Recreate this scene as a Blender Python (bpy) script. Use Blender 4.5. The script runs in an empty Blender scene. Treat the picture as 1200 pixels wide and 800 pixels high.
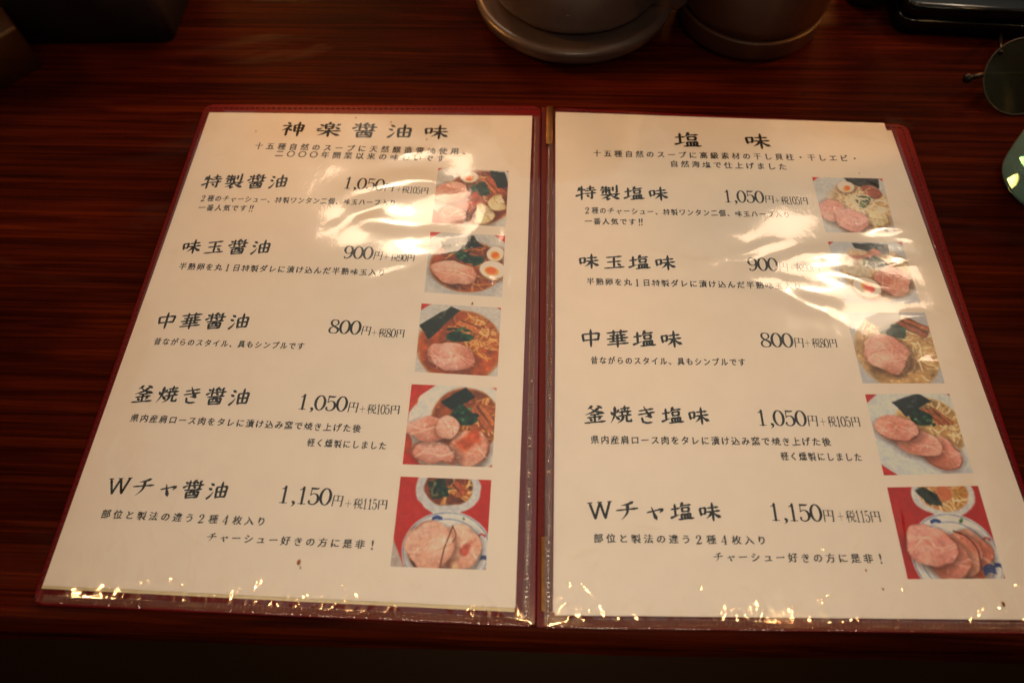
import bpy, bmesh, math, random
import numpy as np
from mathutils import Vector, Matrix, Euler, noise

# ------------------------------------------------------------------ camera
SC = bpy.context.scene
COL = SC.collection
random.seed(7)
MM = 0.001
CAM_LOC = Vector((0.00572, -0.34541, 0.31831))
CAM_ROT = Euler((0.51363, 0.0163, 0.04083), 'XYZ')
F_PX = 818.83                                  # focal length in pixels of a 1200 wide frame
cam = bpy.data.cameras.new('camera')
cam.lens = F_PX * 36.0 / 1200.0
cam.sensor_width = 36.0
cam.clip_start = 0.01
cam.clip_end = 50.0
cam.dof.use_dof = True
cam.dof.focus_distance = 0.368
cam.dof.aperture_fstop = 6.0
cam_o = bpy.data.objects.new('camera', cam)
cam_o.location = CAM_LOC
cam_o.rotation_euler = CAM_ROT
COL.objects.link(cam_o)
SC.camera = cam_o

# ------------------------------------------------------------------ world, lamps, exposure
world = bpy.data.worlds.new('World')
SC.world = world
world.use_nodes = True
bg = world.node_tree.nodes['Background']
bg.inputs[0].default_value = (1.0, 0.62, 0.38, 1)
bg.inputs[1].default_value = 0.012

def area_lamp(name, loc, target, sx, sy, radiance, color, spread=180):
    l = bpy.data.lights.new(name, 'AREA')
    l.shape = 'RECTANGLE'; l.size = sx; l.size_y = sy
    l.color = color
    l.energy = radiance * sx * sy * math.pi
    l.spread = math.radians(spread)
    o = bpy.data.objects.new(name, l)
    o.location = loc
    o.rotation_euler = (Vector(target) - Vector(loc)).to_track_quat('-Z', 'Y').to_euler()
    COL.objects.link(o)
    return o

# pale window-like light over the counter: its far edge shows as a line in the plastic near the top of the pages
area_lamp('pale_light', (0.06, 0.587, 1.598), (0.06, -0.313, 0.098), 2.6, 1.51, 0.115, (0.86, 1.0, 0.90), 110)
# added fill light from the viewer's side, aimed at the lower half of the pages
area_lamp('side_fill', (0.05, -0.85, 0.90), (0.01, -0.25, 0), 0.36, 0.16, 1.75, (1.0, 0.80, 0.58), 36)
# wide warm light further back
for bx, e in ((-0.80, 20.0), (0.62, 22.0)):
    area_lamp('warm_back_light', (bx, 1.55, 0.85), (0.02, -0.1, 0), 0.50, 0.30, e, (1.0, 0.36, 0.07))
# orange fill added at either side to light the far part of the counter
for bx in (-0.90, 0.95):
    area_lamp('orange_fill', (bx, 0.15, 0.50), (0.02, 0.06, 0), 0.15, 0.15, 2.3, (1.0, 0.40, 0.08), 32)
# two warm shaded lamps across the counter
for lx, ly in ((-0.28, 0.60), (0.56, 0.43)):
    area_lamp('warm_lamp', (lx, ly, 0.78), (lx * .3, -0.05, 0), 0.30, 0.12, 6.5, (1.0, 0.72, 0.48))
    # the bare bulb just under its shade
    area_lamp('warm_bulb', (lx, ly - .03, 0.765), (lx * .3, -0.05, 0), 0.065, 0.042, 68, (1.0, 0.80, 0.56))
# row of small yellow bulbs overhead: the glints along the lower edge
for bx in (-0.95, -0.45, 0.05, 0.55, 1.05):
    area_lamp('small_lamp', (bx, -0.20, 1.30), (bx, -0.20, 0), 0.036, 0.036, 105, (1.0, 0.58, 0.24))

SC.view_settings.view_transform = 'Standard'
SC.view_settings.look = 'None'
SC.view_settings.exposure = 0.10
SC.view_settings.gamma = 1.0

# ------------------------------------------------------------------ helpers
_R = CAM_ROT.to_matrix()
def at(px, py, z=0.0):
    """point on the level z (m) seen at a pixel of the 1200x800 photograph"""
    d = _R @ Vector(((px - 600) / F_PX, -(py - 400) / F_PX, -1.0))
    t = (z - CAM_LOC.z) / d.z
    return CAM_LOC + d * t

def link(name, verts, faces, mat=None, parent=None, smooth=False):
    me = bpy.data.meshes.new(name)
    me.from_pydata([tuple(v) for v in verts], [], faces)
    me.update()
    if smooth:
        me.polygons.foreach_set('use_smooth', [True] * len(me.polygons))
    o = bpy.data.objects.new(name, me)
    COL.objects.link(o)
    if mat: me.materials.append(mat)
    if parent:
        o.parent = parent
        o.matrix_parent_inverse = Matrix.Translation(-parent.location) if parent.parent is None else Matrix.Identity(4)
    return o

def from_bm(name, bm, mat=None, parent=None, smooth=False):
    me = bpy.data.meshes.new(name)
    bmesh.ops.recalc_face_normals(bm, faces=bm.faces)
    bm.to_mesh(me); bm.free()
    if smooth:
        me.polygons.foreach_set('use_smooth', [True] * len(me.polygons))
    o = bpy.data.objects.new(name, me)
    COL.objects.link(o)
    if mat: me.materials.append(mat)
    if parent:
        o.parent = parent
        o.matrix_parent_inverse = Matrix.Translation(-parent.location) if parent.parent is None else Matrix.Identity(4)
    return o

def empty(name, loc=(0, 0, 0)):
    o = bpy.data.objects.new(name, None)
    o.location = loc
    o.empty_display_size = 0.02
    COL.objects.link(o)
    return o

def tag(o, label=None, cat=None, group=None, kind=None):
    if label: o['label'] = label
    if cat: o['category'] = cat
    if group: o['group'] = group
    if kind: o['kind'] = kind
    return o

def lathe_bm(profile, cx=0, cy=0, n=72, bm=None):
    """closed or open profile [(r,z)] in metres about a vertical axis"""
    bm = bm or bmesh.new()
    rings = []
    for r, z in profile:
        if r < 1e-6:
            rings.append([bm.verts.new((cx, cy, z))])
        else:
            rings.append([bm.verts.new((cx + r * math.cos(2 * math.pi * i / n), cy + r * math.sin(2 * math.pi * i / n), z)) for i in range(n)])
    for a, b in zip(rings, rings[1:]):
        for i in range(n):
            j = (i + 1) % n
            if len(a) == 1 and len(b) > 1: bm.faces.new((a[0], b[j], b[i]))
            elif len(b) == 1 and len(a) > 1: bm.faces.new((a[i], a[j], b[0]))
            elif len(a) > 1: bm.faces.new((a[i], a[j], b[j], b[i]))
    return bm

def rounded_profile(pts, rad, n=6):
    """round the inner corners of an open (r,z) polyline"""
    out = [pts[0]]
    for a, b, c in zip(pts, pts[1:], pts[2:]):
        A, B, C_ = Vector(a), Vector(b), Vector(c)
        r = min(rad, (A - B).length * .45, (C_ - B).length * .45)
        p, q = B + (A - B).normalized() * r, B + (C_ - B).normalized() * r
        for i in range(n + 1):
            t = i / n
            out.append(tuple((1 - t) ** 2 * p + 2 * t * (1 - t) * B + t * t * q))
    out.append(pts[-1])
    return out

def tube_bm(pts, r, n=12, bm=None):
    bm = bm or bmesh.new()
    pts = [Vector(p) for p in pts]
    rings = []
    for i, p in enumerate(pts):
        d = (pts[min(i + 1, len(pts) - 1)] - pts[max(i - 1, 0)]).normalized()
        up = Vector((0, 0, 1)) if abs(d.z) < .9 else Vector((1, 0, 0))
        s = d.cross(up).normalized(); u = s.cross(d)
        rr = r[i] if isinstance(r, (list, tuple)) else r
        rings.append([bm.verts.new(p + s * rr * math.cos(2 * math.pi * k / n) + u * rr * math.sin(2 * math.pi * k / n)) for k in range(n)])
    for a, b in zip(rings, rings[1:]):
        for i in range(n):
            j = (i + 1) % n
            bm.faces.new((a[i], a[j], b[j], b[i]))
    bm.faces.new(rings[0]); bm.faces.new(list(reversed(rings[-1])))
    return bm

def prism_bm(poly, z0, z1, bevel=0, seg=3, bm=None):
    bm = bm or bmesh.new()
    lo = [bm.verts.new((p[0], p[1], z0)) for p in poly]
    hi = [bm.verts.new((p[0], p[1], z1)) for p in poly]
    n = len(poly)
    bm.faces.new(hi); bm.faces.new(list(reversed(lo)))
    for i in range(n):
        j = (i + 1) % n
        bm.faces.new((lo[i], lo[j], hi[j], hi[i]))
    if bevel:
        e = [e for e in bm.edges if all(v in hi for v in e.verts)]
        bmesh.ops.bevel(bm, geom=e, offset=bevel, segments=seg, profile=.5, affect='EDGES')
    return bm

def round_poly(pts, r, n=6):
    out = []
    m = len(pts)
    for i in range(m):
        A, B, C_ = Vector(pts[i - 1][:2]), Vector(pts[i][:2]), Vector(pts[(i + 1) % m][:2])
        p, q = B + (A - B).normalized() * r, B + (C_ - B).normalized() * r
        for k in range(n + 1):
            t = k / n
            out.append(tuple((1 - t) ** 2 * p + 2 * t * (1 - t) * B + t * t * q))
    return out

# ------------------------------------------------------------------ materials
def new_mat(name):
    m = bpy.data.materials.new(name)
    m.use_nodes = True
    nt = m.node_tree
    return m, nt, nt.nodes['Principled BSDF']

def N(nt, t, **kw):
    n = nt.nodes.new(t)
    for k, v in kw.items():
        setattr(n, k, v)
    return n

def noise_node(nt, scale_vec, scale, detail=4, rough=.55, dist=0.0, coord='Object'):
    tc = N(nt, 'ShaderNodeTexCoord'); mp = N(nt, 'ShaderNodeMapping')
    mp.inputs['Scale'].default_value = scale_vec
    nz = N(nt, 'ShaderNodeTexNoise')
    nz.inputs['Scale'].default_value = scale
    nz.inputs['Detail'].default_value = detail
    nz.inputs['Roughness'].default_value = rough
    nz.inputs['Distortion'].default_value = dist
    nt.links.new(tc.outputs[coord], mp.inputs[0]); nt.links.new(mp.outputs[0], nz.inputs['Vector'])
    return nz, mp

def ramp(nt, stops, src):
    r = N(nt, 'ShaderNodeValToRGB')
    el = r.color_ramp.elements
    while len(el) < len(stops): el.new(.5)
    for e, (p, c) in zip(el, stops):
        e.position = p
        e.color = (*c, 1) if len(c) == 3 else c
    nt.links.new(src, r.inputs[0])
    return r

def mixc(nt, a, b, fac, mode='MIX'):
    m = N(nt, 'ShaderNodeMix'); m.data_type = 'RGBA'; m.blend_type = mode
    def put(sock, v):
        if isinstance(v, (tuple, list)): sock.default_value = (*v, 1) if len(v) == 3 else v
        elif isinstance(v, (int, float)): sock.default_value = v
        else: nt.links.new(v, sock)
    put(m.inputs[0], fac); put(m.inputs[6], a); put(m.inputs[7], b)
    return m.outputs[2]

def bump(nt, bs, h, strength, dist):
    b = N(nt, 'ShaderNodeBump')
    b.inputs['Strength'].default_value = strength
    b.inputs['Distance'].default_value = dist
    nt.links.new(h, b.inputs['Height']); nt.links.new(b.outputs[0], bs.inputs['Normal'])

def simple(name, col, rough=.5, var=.15, scale=200, bmp=0.0, bdist=.0002, metal=0, spec=.5):
    m, nt, bs = new_mat(name)
    nz, _ = noise_node(nt, (1, 1, 1), scale, 5)
    r = ramp(nt, [(.3, tuple(c * (1 - var) for c in col)), (.7, tuple(min(1, c * (1 + var)) for c in col))], nz.outputs[0])
    nt.links.new(r.outputs[0], bs.inputs['Base Color'])
    bs.inputs['Roughness'].default_value = rough
    bs.inputs['Metallic'].default_value = metal
    bs.inputs['Specular IOR Level'].default_value = spec
    if bmp: bump(nt, bs, nz.outputs[0], bmp, bdist)
    return m

def wood_mat():
    m, nt, bs = new_mat('dark_stained_wood')
    fine, _ = noise_node(nt, (6, 330, 60), 1.0, 8, .70, .8)
    lines, mp = noise_node(nt, (2.6, 120, 40), 1.0, 4, .55, .8)
    mp.inputs['Location'].default_value = (3, 1, 0)
    broad, _ = noise_node(nt, (2.5, 14, 6), 1.0, 4, .6, .8)
    a = ramp(nt, [(.25, (.012, .0018, .0006)), (.5, (.050, .0062, .0014)), (.75, (.105, .0155, .003))], fine.outputs[0])
    b = ramp(nt, [(.44, (1, 1, 1)), (.52, (.36, .30, .30)), (.57, (1, 1, 1))], lines.outputs[0])
    c = ramp(nt, [(.3, (.42, .40, .42)), (.7, (1.35, 1.30, 1.2))], broad.outputs[0])
    x = mixc(nt, a.outputs[0], b.outputs[0], .8, 'MULTIPLY')
    x = mixc(nt, x, c.outputs[0], 1.0, 'MULTIPLY')
    # knots and worn specks
    sp, _ = noise_node(nt, (60, 160, 60), 1.0, 2, .5)
    s = ramp(nt, [(.73, (0, 0, 0)), (.78, (1, 1, 1))], sp.outputs[0])
    x = mixc(nt, x, (.012, .006, .003), s.outputs[0])
    nt.links.new(x, bs.inputs['Base Color'])
    rr = ramp(nt, [(.3, (.36, .36, .36)), (.7, (.55, .55, .55))], broad.outputs[0])
    nt.links.new(rr.outputs[0], bs.inputs['Roughness'])
    # worn varnish: matt, with a few glossier smears
    smear, _ = noise_node(nt, (4, 14, 4), 1.0, 5, .6, .6)
    sr = ramp(nt, [(.57, (.012, .012, .012)), (.70, (.12, .12, .12))], smear.outputs[0])
    nt.links.new(sr.outputs[0], bs.inputs['Specular IOR Level'])
    add = N(nt, 'ShaderNodeMath', operation='ADD')
    nt.links.new(fine.outputs[0], add.inputs[0]); nt.links.new(lines.outputs[0], add.inputs[1])
    bump(nt, bs, add.outputs[0], .5, .0006)
    return m

def plastic_mat(name='clear_plastic_film', tint=(1, 1, 1), rough=.05, gain=.145, bs_=.10, cloudy=0.0):
    m = bpy.data.materials.new(name); m.use_nodes = True
    nt = m.node_tree; nt.nodes.clear()
    out = N(nt, 'ShaderNodeOutputMaterial')
    tr = N(nt, 'ShaderNodeBsdfTransparent'); tr.inputs[0].default_value = (*tint, 1)
    gl = N(nt, 'ShaderNodeBsdfGlossy'); gl.inputs['Roughness'].default_value = rough
    # thin film seen alike from both sides: Schlick reflectance
    fr = N(nt, 'ShaderNodeLayerWeight'); fr.inputs[0].default_value = .5
    pw = N(nt, 'ShaderNodeMath', operation='POWER'); pw.inputs[1].default_value = 5
    mu = N(nt, 'ShaderNodeMath', operation='MULTIPLY_ADD'); mu.inputs[1].default_value = 1 - gain; mu.inputs[2].default_value = gain; mu.use_clamp = True
    mx = N(nt, 'ShaderNodeMixShader')
    nz, _ = noise_node(nt, (1, 1, 1), 300, 3)
    bp = N(nt, 'ShaderNodeBump'); bp.inputs['Strength'].default_value = bs_; bp.inputs['Distance'].default_value = .0003
    nt.links.new(nz.outputs[0], bp.inputs['Height'])
    nt.links.new(bp.outputs[0], gl.inputs['Normal'])
    sm, _ = noise_node(nt, (1, 1, 1), 45, 5, .6)
    sr = ramp(nt, [(.35, (rough * .7,) * 3), (.62, (rough,) * 3), (.75, (rough * 2.2,) * 3)], sm.outputs[0])
    nt.links.new(sr.outputs[0], gl.inputs['Roughness'])
    g2 = N(nt, 'ShaderNodeBsdfGlossy'); g2.inputs['Roughness'].default_value = .15
    nt.links.new(bp.outputs[0], g2.inputs['Normal'])
    mg = N(nt, 'ShaderNodeMixShader'); mg.inputs[0].default_value = .4
    nt.links.new(gl.outputs[0], mg.inputs[1]); nt.links.new(g2.outputs[0], mg.inputs[2])
    nt.links.new(fr.outputs['Facing'], pw.inputs[0]); nt.links.new(pw.outputs[0], mu.inputs[0]); nt.links.new(mu.outputs[0], mx.inputs[0])
    base = tr
    if cloudy:
        df = N(nt, 'ShaderNodeBsdfDiffuse'); df.inputs[0].default_value = (.42, .22, .16, 1)
        base = N(nt, 'ShaderNodeMixShader'); base.inputs[0].default_value = cloudy
        nt.links.new(tr.outputs[0], base.inputs[1]); nt.links.new(df.outputs[0], base.inputs[2])
    nt.links.new(base.outputs[0], mx.inputs[1]); nt.links.new(mg.outputs[0], mx.inputs[2])
    nt.links.new(mx.outputs[0], out.inputs[0])
    return m

def attr_mat(name, rough=.5):
    m, nt, bs = new_mat(name)
    a = N(nt, 'ShaderNodeVertexColor'); a.layer_name = 'print'
    nt.links.new(a.outputs[0], bs.inputs['Base Color'])
    bs.inputs['Roughness'].default_value = rough
    bs.inputs['Specular IOR Level'].default_value = .2
    return m

def glass_mat(name, col, rough=.0, ior=1.45):
    m, nt, bs = new_mat(name)
    nz, _ = noise_node(nt, (1, 1, 1), 60, 3)
    r = ramp(nt, [(.3, tuple(c * .9 for c in col)), (.7, col)], nz.outputs[0])
    nt.links.new(r.outputs[0], bs.inputs['Base Color'])
    bs.inputs['Transmission Weight'].default_value = 1
    bs.inputs['Roughness'].default_value = rough
    bs.inputs['IOR'].default_value = ior
    return m

M_WOOD = wood_mat()
M_PAPER = simple('white_paper', (.80, .78, .74), .7, .02, 90, .04, .0001, spec=.2)
M_CREAM = simple('cream_paper', (.74, .64, .42), .7, .04, 90, spec=.2)
M_INK = simple('printed_ink', (.010, .007, .006), .6, .3, 300, spec=.15)
M_PHOTO = attr_mat('printed_photograph')
M_RED = simple('dark_red_leatherette', (.125, .0035, .007), .5, .25, 900, .45, .0003, spec=.15)
M_REDIN = simple('red_lining', (.10, .006, .006), .5, .2, 600, .3, .0002, spec=.3)
M_THREAD = simple('dark_red_thread', (.05, .006, .006), .7, .3, 500)
M_FILM = plastic_mat()
M_WELD = plastic_mat('welded_plastic', (.80, .62, .55), .09, .07, .25, cloudy=.15)
M_BRASS = simple('worn_brass', (.27, .135, .05), .45, .35, 120, .2, .0002, metal=1)
M_STAIN = simple('brown_sauce_stain', (.26, .09, .025), .5, .3, 400)

# ------------------------------------------------------------------ counter and floor
floor = link('floor', [(-3, -3, -.75), (3, -3, -.75), (3, 3, -.75), (-3, 3, -.75)], [(0, 1, 2, 3)], simple('dark_floor', (.003, .0028, .003), .7, .4, 6))
tag(floor, kind='structure')

def make_counter():
    # slightly rounded near edge, grain along x; a long plank joint runs through it at the right
    eL, eR = Vector(at(0, 738)), Vector(at(1200, 768))
    d = (eR - eL).normalized(); dn = Vector((d.y, -d.x, 0))           # towards the viewer
    root = empty('wooden_counter', (0, -.31, 0))
    prof = [(-.0, 0)]
    r = .007
    def edge_pt(t): return eL + d * t
    def plank(name, y0, y1, z=0.0, front=False):
        bm = bmesh.new()
        n = 90
        rows = []
        L0, L1 = -.75, 1.15
        pr = []
        if front:
            pr += [(0.0, -.034), (0.0, -.010)]
            for k in range(7):
                a = k / 6 * math.pi / 2
                pr.append((-(1 - math.cos(a)) * .009, -.009 + math.sin(a) * .009 - .0))
        else:
            pr += [(-y0, -.034), (-y0, -.0012), (-y0 - .0006, -.0003), (-y0 - .0015, 0)]
        for k in range(1, 14):
            pr.append((pr[-1][0] * 0 + (-(y0 if not front else .009) - (y1 - (y0 if not front else .009)) * k / 14 * .985), 0))
        pr += [(-y1 + .0015, 0), (-y1 + .0006, -.0003), (-y1 + .0, -.0012), (-y1, -.034)]
        for i in range(n + 1):
            t = L0 + (L1 - L0) * i / n
            p = edge_pt(t)
            row = []
            for (o, zz) in pr:
                q = p + dn * o
                wob = .0004 * noise.noise(Vector((q.x * 6, q.y * 40, 3)))
                if front and o > -.02: q = q + dn * (.0012 * noise.noise(Vector((q.x * 9, 7, 1))))
                row.append(bm.verts.new((q.x, q.y + .31, zz + z + (wob if zz > -.002 else 0))))
            rows.append(row)
        for a, b in zip(rows, rows[1:]):
            for k in range(len(pr) - 1):
                bm.faces.new((a[k], b[k], b[k + 1], a[k + 1]))
        return bm
    for k, (y0, y1, f) in enumerate(((0, .74, True),)):
        bm = plank('plank', y0, y1, 0, f)
        o = from_bm('plank', bm, M_WOOD, root, True)
        o.location = (0.0, 0.0, 0)
        o.matrix_parent_inverse = Matrix.Identity(4)
    tag(root, 'dark red-brown stained wooden counter with fine grain under the open menu', 'counter')
    return root
counter = make_counter()

# ------------------------------------------------------------------ menu folder
menu = empty('menu_folder', (0, 0, 0))
tag(menu, 'open dark red menu folder with ten ramen dishes under clear plastic', 'menu')

Z_COVER = .0026
Z_PAGE = .0034
def zpage(x, y):
    return Z_PAGE + .00030 * math.sin(x * 26 + 1) * math.sin(y * 19 + .4)

def quad_pts(px, z):
    return [at(a, b, z) for a, b in px]

def bil(q, u, v):
    """u right, v down; q = TL TR BR BL"""
    return (q[0] * (1 - u) + q[1] * u) * (1 - v) + (q[3] * (1 - u) + q[2] * u) * v

def cover_panel(pts, lab):
    p = round_poly([(a.x, a.y) for a in quad_pts(pts, Z_COVER)], .005)
    bm = prism_bm(p, .0003, Z_COVER, .0009)
    return from_bm('cover_board', bm, M_RED, menu, True)

LC = [(241, 122.5), (634, 124.5), (628, 734), (36, 708)]
RC = [(646, 126), (1063, 146.5), (1257, 743), (640, 735)]
cover_panel(LC, 'left'); cover_panel(RC, 'right')
sp = quad_pts([(634.5, 125.5), (645.5, 126.5), (639.5, 735), (628.5, 734.2)], .0016)
from_bm('spine', prism_bm([(a.x, a.y) for a in sp], .0004, .0016, .0004), M_REDIN, menu, True)

def stitches(pts_px, parent):
    """a row of short thread stitches along a pixel polyline on the cover"""
    bm = bmesh.new()
    for a, b in zip(pts_px, pts_px[1:]):
        A, B = at(*a, Z_COVER), at(*b, Z_COVER)
        L = (B - A).length; n = max(1, int(L / .0034))
        d = (B - A) / n
        for i in range(n):
            s = A + d * (i + .15); e = A + d * (i + .85)
            tube_bm([s + Vector((0, 0, -.0002)), s + (e - s) * .2 + Vector((0, 0, .0002)), s + (e - s) * .8 + Vector((0, 0, .0002)), e + Vector((0, 0, -.0002))], .00032, 6, bm)
    return from_bm('stitching', bm, M_THREAD, parent, True)
stitches([(41, 703), (243.5, 126.5), (632, 128)], menu)
stitches([(650, 129.3), (1057.5, 150), (1250, 740)], menu)

def sheet(name, px, mat, dz=0.0, thick=.00012, n=60, parent=None):
    q = quad_pts(px, Z_PAGE)
    vs, fs = [], []
    for j in range(n + 1):
        for i in range(n + 1):
            p = bil(q, i / n, j / n)
            vs.append((p.x, p.y, zpage(p.x, p.y) + dz))
    m = len(vs)
    W = n + 1
    for j in range(n):
        for i in range(n):
            a = j * W + i
            fs.append((a, a + W, a + W + 1, a + 1))
    ring = [i for i in range(W)] + [j * W + n for j in range(1, W)] + [n * W + i for i in range(n - 1, -1, -1)] + [j * W for j in range(n - 1, 0, -1)]
    low, top = {}, {}
    for r in ring:                                # own vertices, so the sheet stays flat shaded up to its edge
        top[r] = len(vs); vs.append(vs[r])
        low[r] = len(vs); vs.append((vs[r][0], vs[r][1], vs[r][2] - thick))
    for a, b in zip(ring, ring[1:] + ring[:1]):
        fs.append((top[a], top[b], low[b], low[a]))
    return link(name, vs, fs, mat, parent or menu, True)

PL = [(245.5, 132), (623.7, 136), (604, 712), (50.5, 685.5)]
PR = [(651, 131.5), (1036, 144.5), (1237, 726), (650.5, 720.5)]
sheet('backing_sheet', [(247, 134), (622.5, 139), (603, 716.5), (48.5, 689)], M_CREAM, -.00035)
sheet('backing_sheet', [(653, 140), (1045, 152.5), (1249, 725), (648, 717)], M_PAPER, -.00035)
page_l = sheet('page_sheet', PL, M_PAPER)
page_r = sheet('page_sheet', PR, M_PAPER)

# ---- brush written glyphs: strokes in a 100 box, y down: kind x,y x,y ...
G = {
'神': 'd22,6 32,17|h6,31 38,28|p37,28 26,46 4,64|v24,46 24,97|d30,50 42,62|v52,26 55,70|h52,26 88,24|v88,24 84,68|h54,46 85,45|h55,66 84,65|v70,3 70,99',
'楽': 'p52,1 44,13|v33,15 36,46|h33,15 66,14|v66,14 63,44|h36,30 62,29|h36,44 62,43|d12,16 24,27|r6,50 24,40|p90,12 76,25|d74,34 90,46|h4,61 96,59|v50,46 50,99|p47,61 32,78 8,92|n53,61 70,78 96,92',
'醤': 'd8,8 18,17|r4,38 24,26|v29,2 29,48|p58,1 48,10 36,17|d45,13 52,20|d60,9 66,17|p84,6 72,19|h36,30 96,28|g80,20 80,49 70,45|d50,35 58,43|h12,55 90,53|v22,67 25,99|h22,67 80,66|v80,66 77,98|p44,55 42,70 36,79|g57,55 57,75 68,78|h27,84 75,83|h26,97 76,96',
'油': 'd10,10 24,21|d4,36 18,46|r6,94 18,80 29,58|v42,33 45,93|h42,33 91,31|v91,31 88,91|v66,5 66,88|h44,60 88,59|h45,89 88,88',
'味': 'v8,30 12,67|h8,30 33,28|v33,28 30,60|h12,60 31,59|h43,30 88,28|h37,51 95,48|v64,4 64,98|p62,51 50,70 33,85|n66,51 78,70 99,84',
'塩': 'h4,36 37,33|v20,10 20,73|r2,80 38,66|p54,4 49,20 39,32|h49,20 89,18|v50,32 52,53|h50,32 82,31|v82,31 80,53|h52,52 80,51|v46,66 48,90|h46,66 86,64|v86,64 84,90|v60,66 61,90|v73,65 73,90|h34,92 99,89',
'特': 'p17,13 12,26 4,38|h12,32 45,29|v27,3 27,98|r1,70 45,53|h54,22 90,19|v71,3 71,36|h46,38 99,35|h46,58 98,55|g80,45 80,94 68,87|d54,67 63,79',
'製': 'p14,3 10,14 3,22|h11,15 50,13|h3,28 54,26|v30,1 30,54|v12,38 13,51|h12,38 48,36|g48,36 47,52 41,48|v65,8 65,36|g85,1 85,50 75,45|h5,63 97,60|d47,52 53,59|p50,63 30,78 5,88|g35,76 35,97 52,88|p86,66 76,74 66,79|n54,66 70,82 98,97',
'玉': 'h15,20 85,17|h19,52 81,49|v50,20 50,88|h5,91 96,88|d66,63 79,76',
'中': 'v12,27 17,67|h12,27 88,25|v88,25 83,65|h17,63 84,61|v50,1 50,100',
'華': 'h4,16 96,13|v33,3 34,27|v67,2 65,27|h16,34 86,32|h4,52 96,49|v31,35 31,67|v69,34 69,66|h14,68 86,66|h4,84 97,81|v50,26 50,101',
'釜': 'p38,1 30,10 17,18|d62,1 83,15|p70,13 46,34 5,50|n32,15 56,34 97,48|h31,52 70,50|h17,67 85,64|v50,50 50,94|d26,73 36,85|p76,70 66,84|h4,96 97,93',
'焼': 'd5,30 14,47|p42,22 32,41|p24,4 22,50 3,94|d26,54 43,77|h51,17 93,14|v71,2 71,36|h45,37 99,34|v58,26 58,52|v84,25 83,50|h43,57 99,54|p63,57 56,80 34,97|g78,56 78,89 99,91 99,76',
'き': 'h18,24 82,17|h13,45 87,37|n40,1 54,34 74,64|p74,64 56,58 42,60|g28,66 32,88 50,95 78,93',
'W': 'v6,8 30,94|v52,8 74,94|V52,12 42,46 30,92|V96,10 86,48 75,92|c-2,8 16,8|c42,8 60,8|c88,8 104,8',
'チ': 'p78,6 56,16 24,22|h4,46 97,42|p53,17 50,62 24,97',
'ャ': 'h18,56 86,42|p86,42 82,52 72,62|n38,30 46,62 58,99',
'円': 'v13,8 13,98|m13,9 87,9|G87,9 87,93 74,88|V50,9 50,50|m13,50 87,50',
'税': 'p42,3 28,10 6,15|m2,33 46,33|V24,11 24,99|p23,35 16,54 1,74|d27,44 43,60|d56,1 66,17|p90,0 76,18|V53,22 53,52|m53,23 91,23|V91,23 91,52|m53,50 91,50|p63,51 58,80 40,99|g78,51 78,92 99,93 99,78',
'+': 'M50,8 50,92|M8,50 92,50',
}
# digits: explicit widths x,y,w in a 60 wide box
D = {
'0': '30,1,5 17,9,9 7,30,12 5,50,13 7,70,12 17,91,9 30,99,5 43,91,9 53,70,12 55,50,13 53,30,12 43,9,9 30,1,5',
'1': '14,17,4 24,13,6 32,2,8;32,2,11 32,98,11;14,98,4 50,98,4',
'2': '11,27,12 10,20,10 17,6,7 30,1,5 44,7,9 50,24,12 45,42,11 28,66,8 10,92,6 8,96,5;8,94,11 34,93,11 50,94,9 55,78,4',
'4': '44,2,8 26,34,4 4,68,4;4,70,5 58,70,5;44,2,11 44,98,11;30,98,4 56,98,4',
'5': '14,2,5 11,46,4;14,5,10 40,6,9 50,2,4;11,46,4 20,38,5 32,36,5 46,44,10 53,66,13 48,86,10 34,98,6 20,98,6 9,90,8 9,80,10',
'8': '30,1,4 16,6,8 10,22,10 17,40,10 34,52,10 50,64,12 54,80,10 46,95,7 30,99,4 14,95,7 6,80,10 11,62,8 28,48,4 44,38,6 50,22,9 44,6,7 30,1,4',
'9': '52,38,8 44,54,6 30,60,5 16,54,8 7,34,12 12,10,9 29,1,5 44,8,9 53,32,12 52,60,12 44,84,9 28,98,6 14,97,6 10,88,9',
',': '22,90,13 27,96,12 24,108,6 14,116,2',
'!': '30,2,13 30,40,11 30,68,3;30,90,13 30,95,13',
'‼': '12,2,13 11,40,11 9,68,3;9,90,12 9,95,12;46,2,13 45,40,11 43,68,3;43,90,12 43,95,12',
}
PROF = {
'h': [(0, .55), (.06, .95), (.25, .6), (.7, .62), (.9, 1.15), (1, .6)],
'v': [(0, .5), (.06, 1.15), (.25, .85), (.8, .85), (.95, .95), (1, .6)],
'p': [(0, .6), (.1, 1.2), (.5, .85), (1, .15)],
'n': [(0, .35), (.4, .75), (.8, 1.4), (1, .2)],
'd': [(0, .3), (.6, 1.2), (1, .75)],
'r': [(0, 1.0), (.3, .85), (1, .2)],
'g': [(0, .8), (.6, .9), (.85, .85), (1, .15)],
'c': [(0, .45), (1, .45)],
'm': [(0, .34), (.85, .34), (.95, .7), (1, .3)],
'M': [(0, .45), (1, .45)],
'V': [(0, .9), (1, .9)],
'G': [(0, .95), (.85, .95), (1, .15)],
}
def interp(prof, t):
    for (a, x), (b, y) in zip(prof, prof[1:]):
        if t <= b: return x + (y - x) * (t - a) / max(b - a, 1e-9)
    return prof[-1][1]

def smooth_pts(P, n=7):
    out = []
    for i in range(len(P) - 1):
        p0, p1, p2, p3 = P[max(i - 1, 0)], P[i], P[i + 1], P[min(i + 2, len(P) - 1)]
        for k in range(n):
            t = k / n
            out.append(tuple(.5 * (2 * b + (c - a) * t + (2 * a - 5 * b + 4 * c - d) * t * t + (3 * b - a - 3 * c + d) * t ** 3) for a, b, c, d in zip(p0, p1, p2, p3)))
    out.append(P[-1])
    return out

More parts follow.
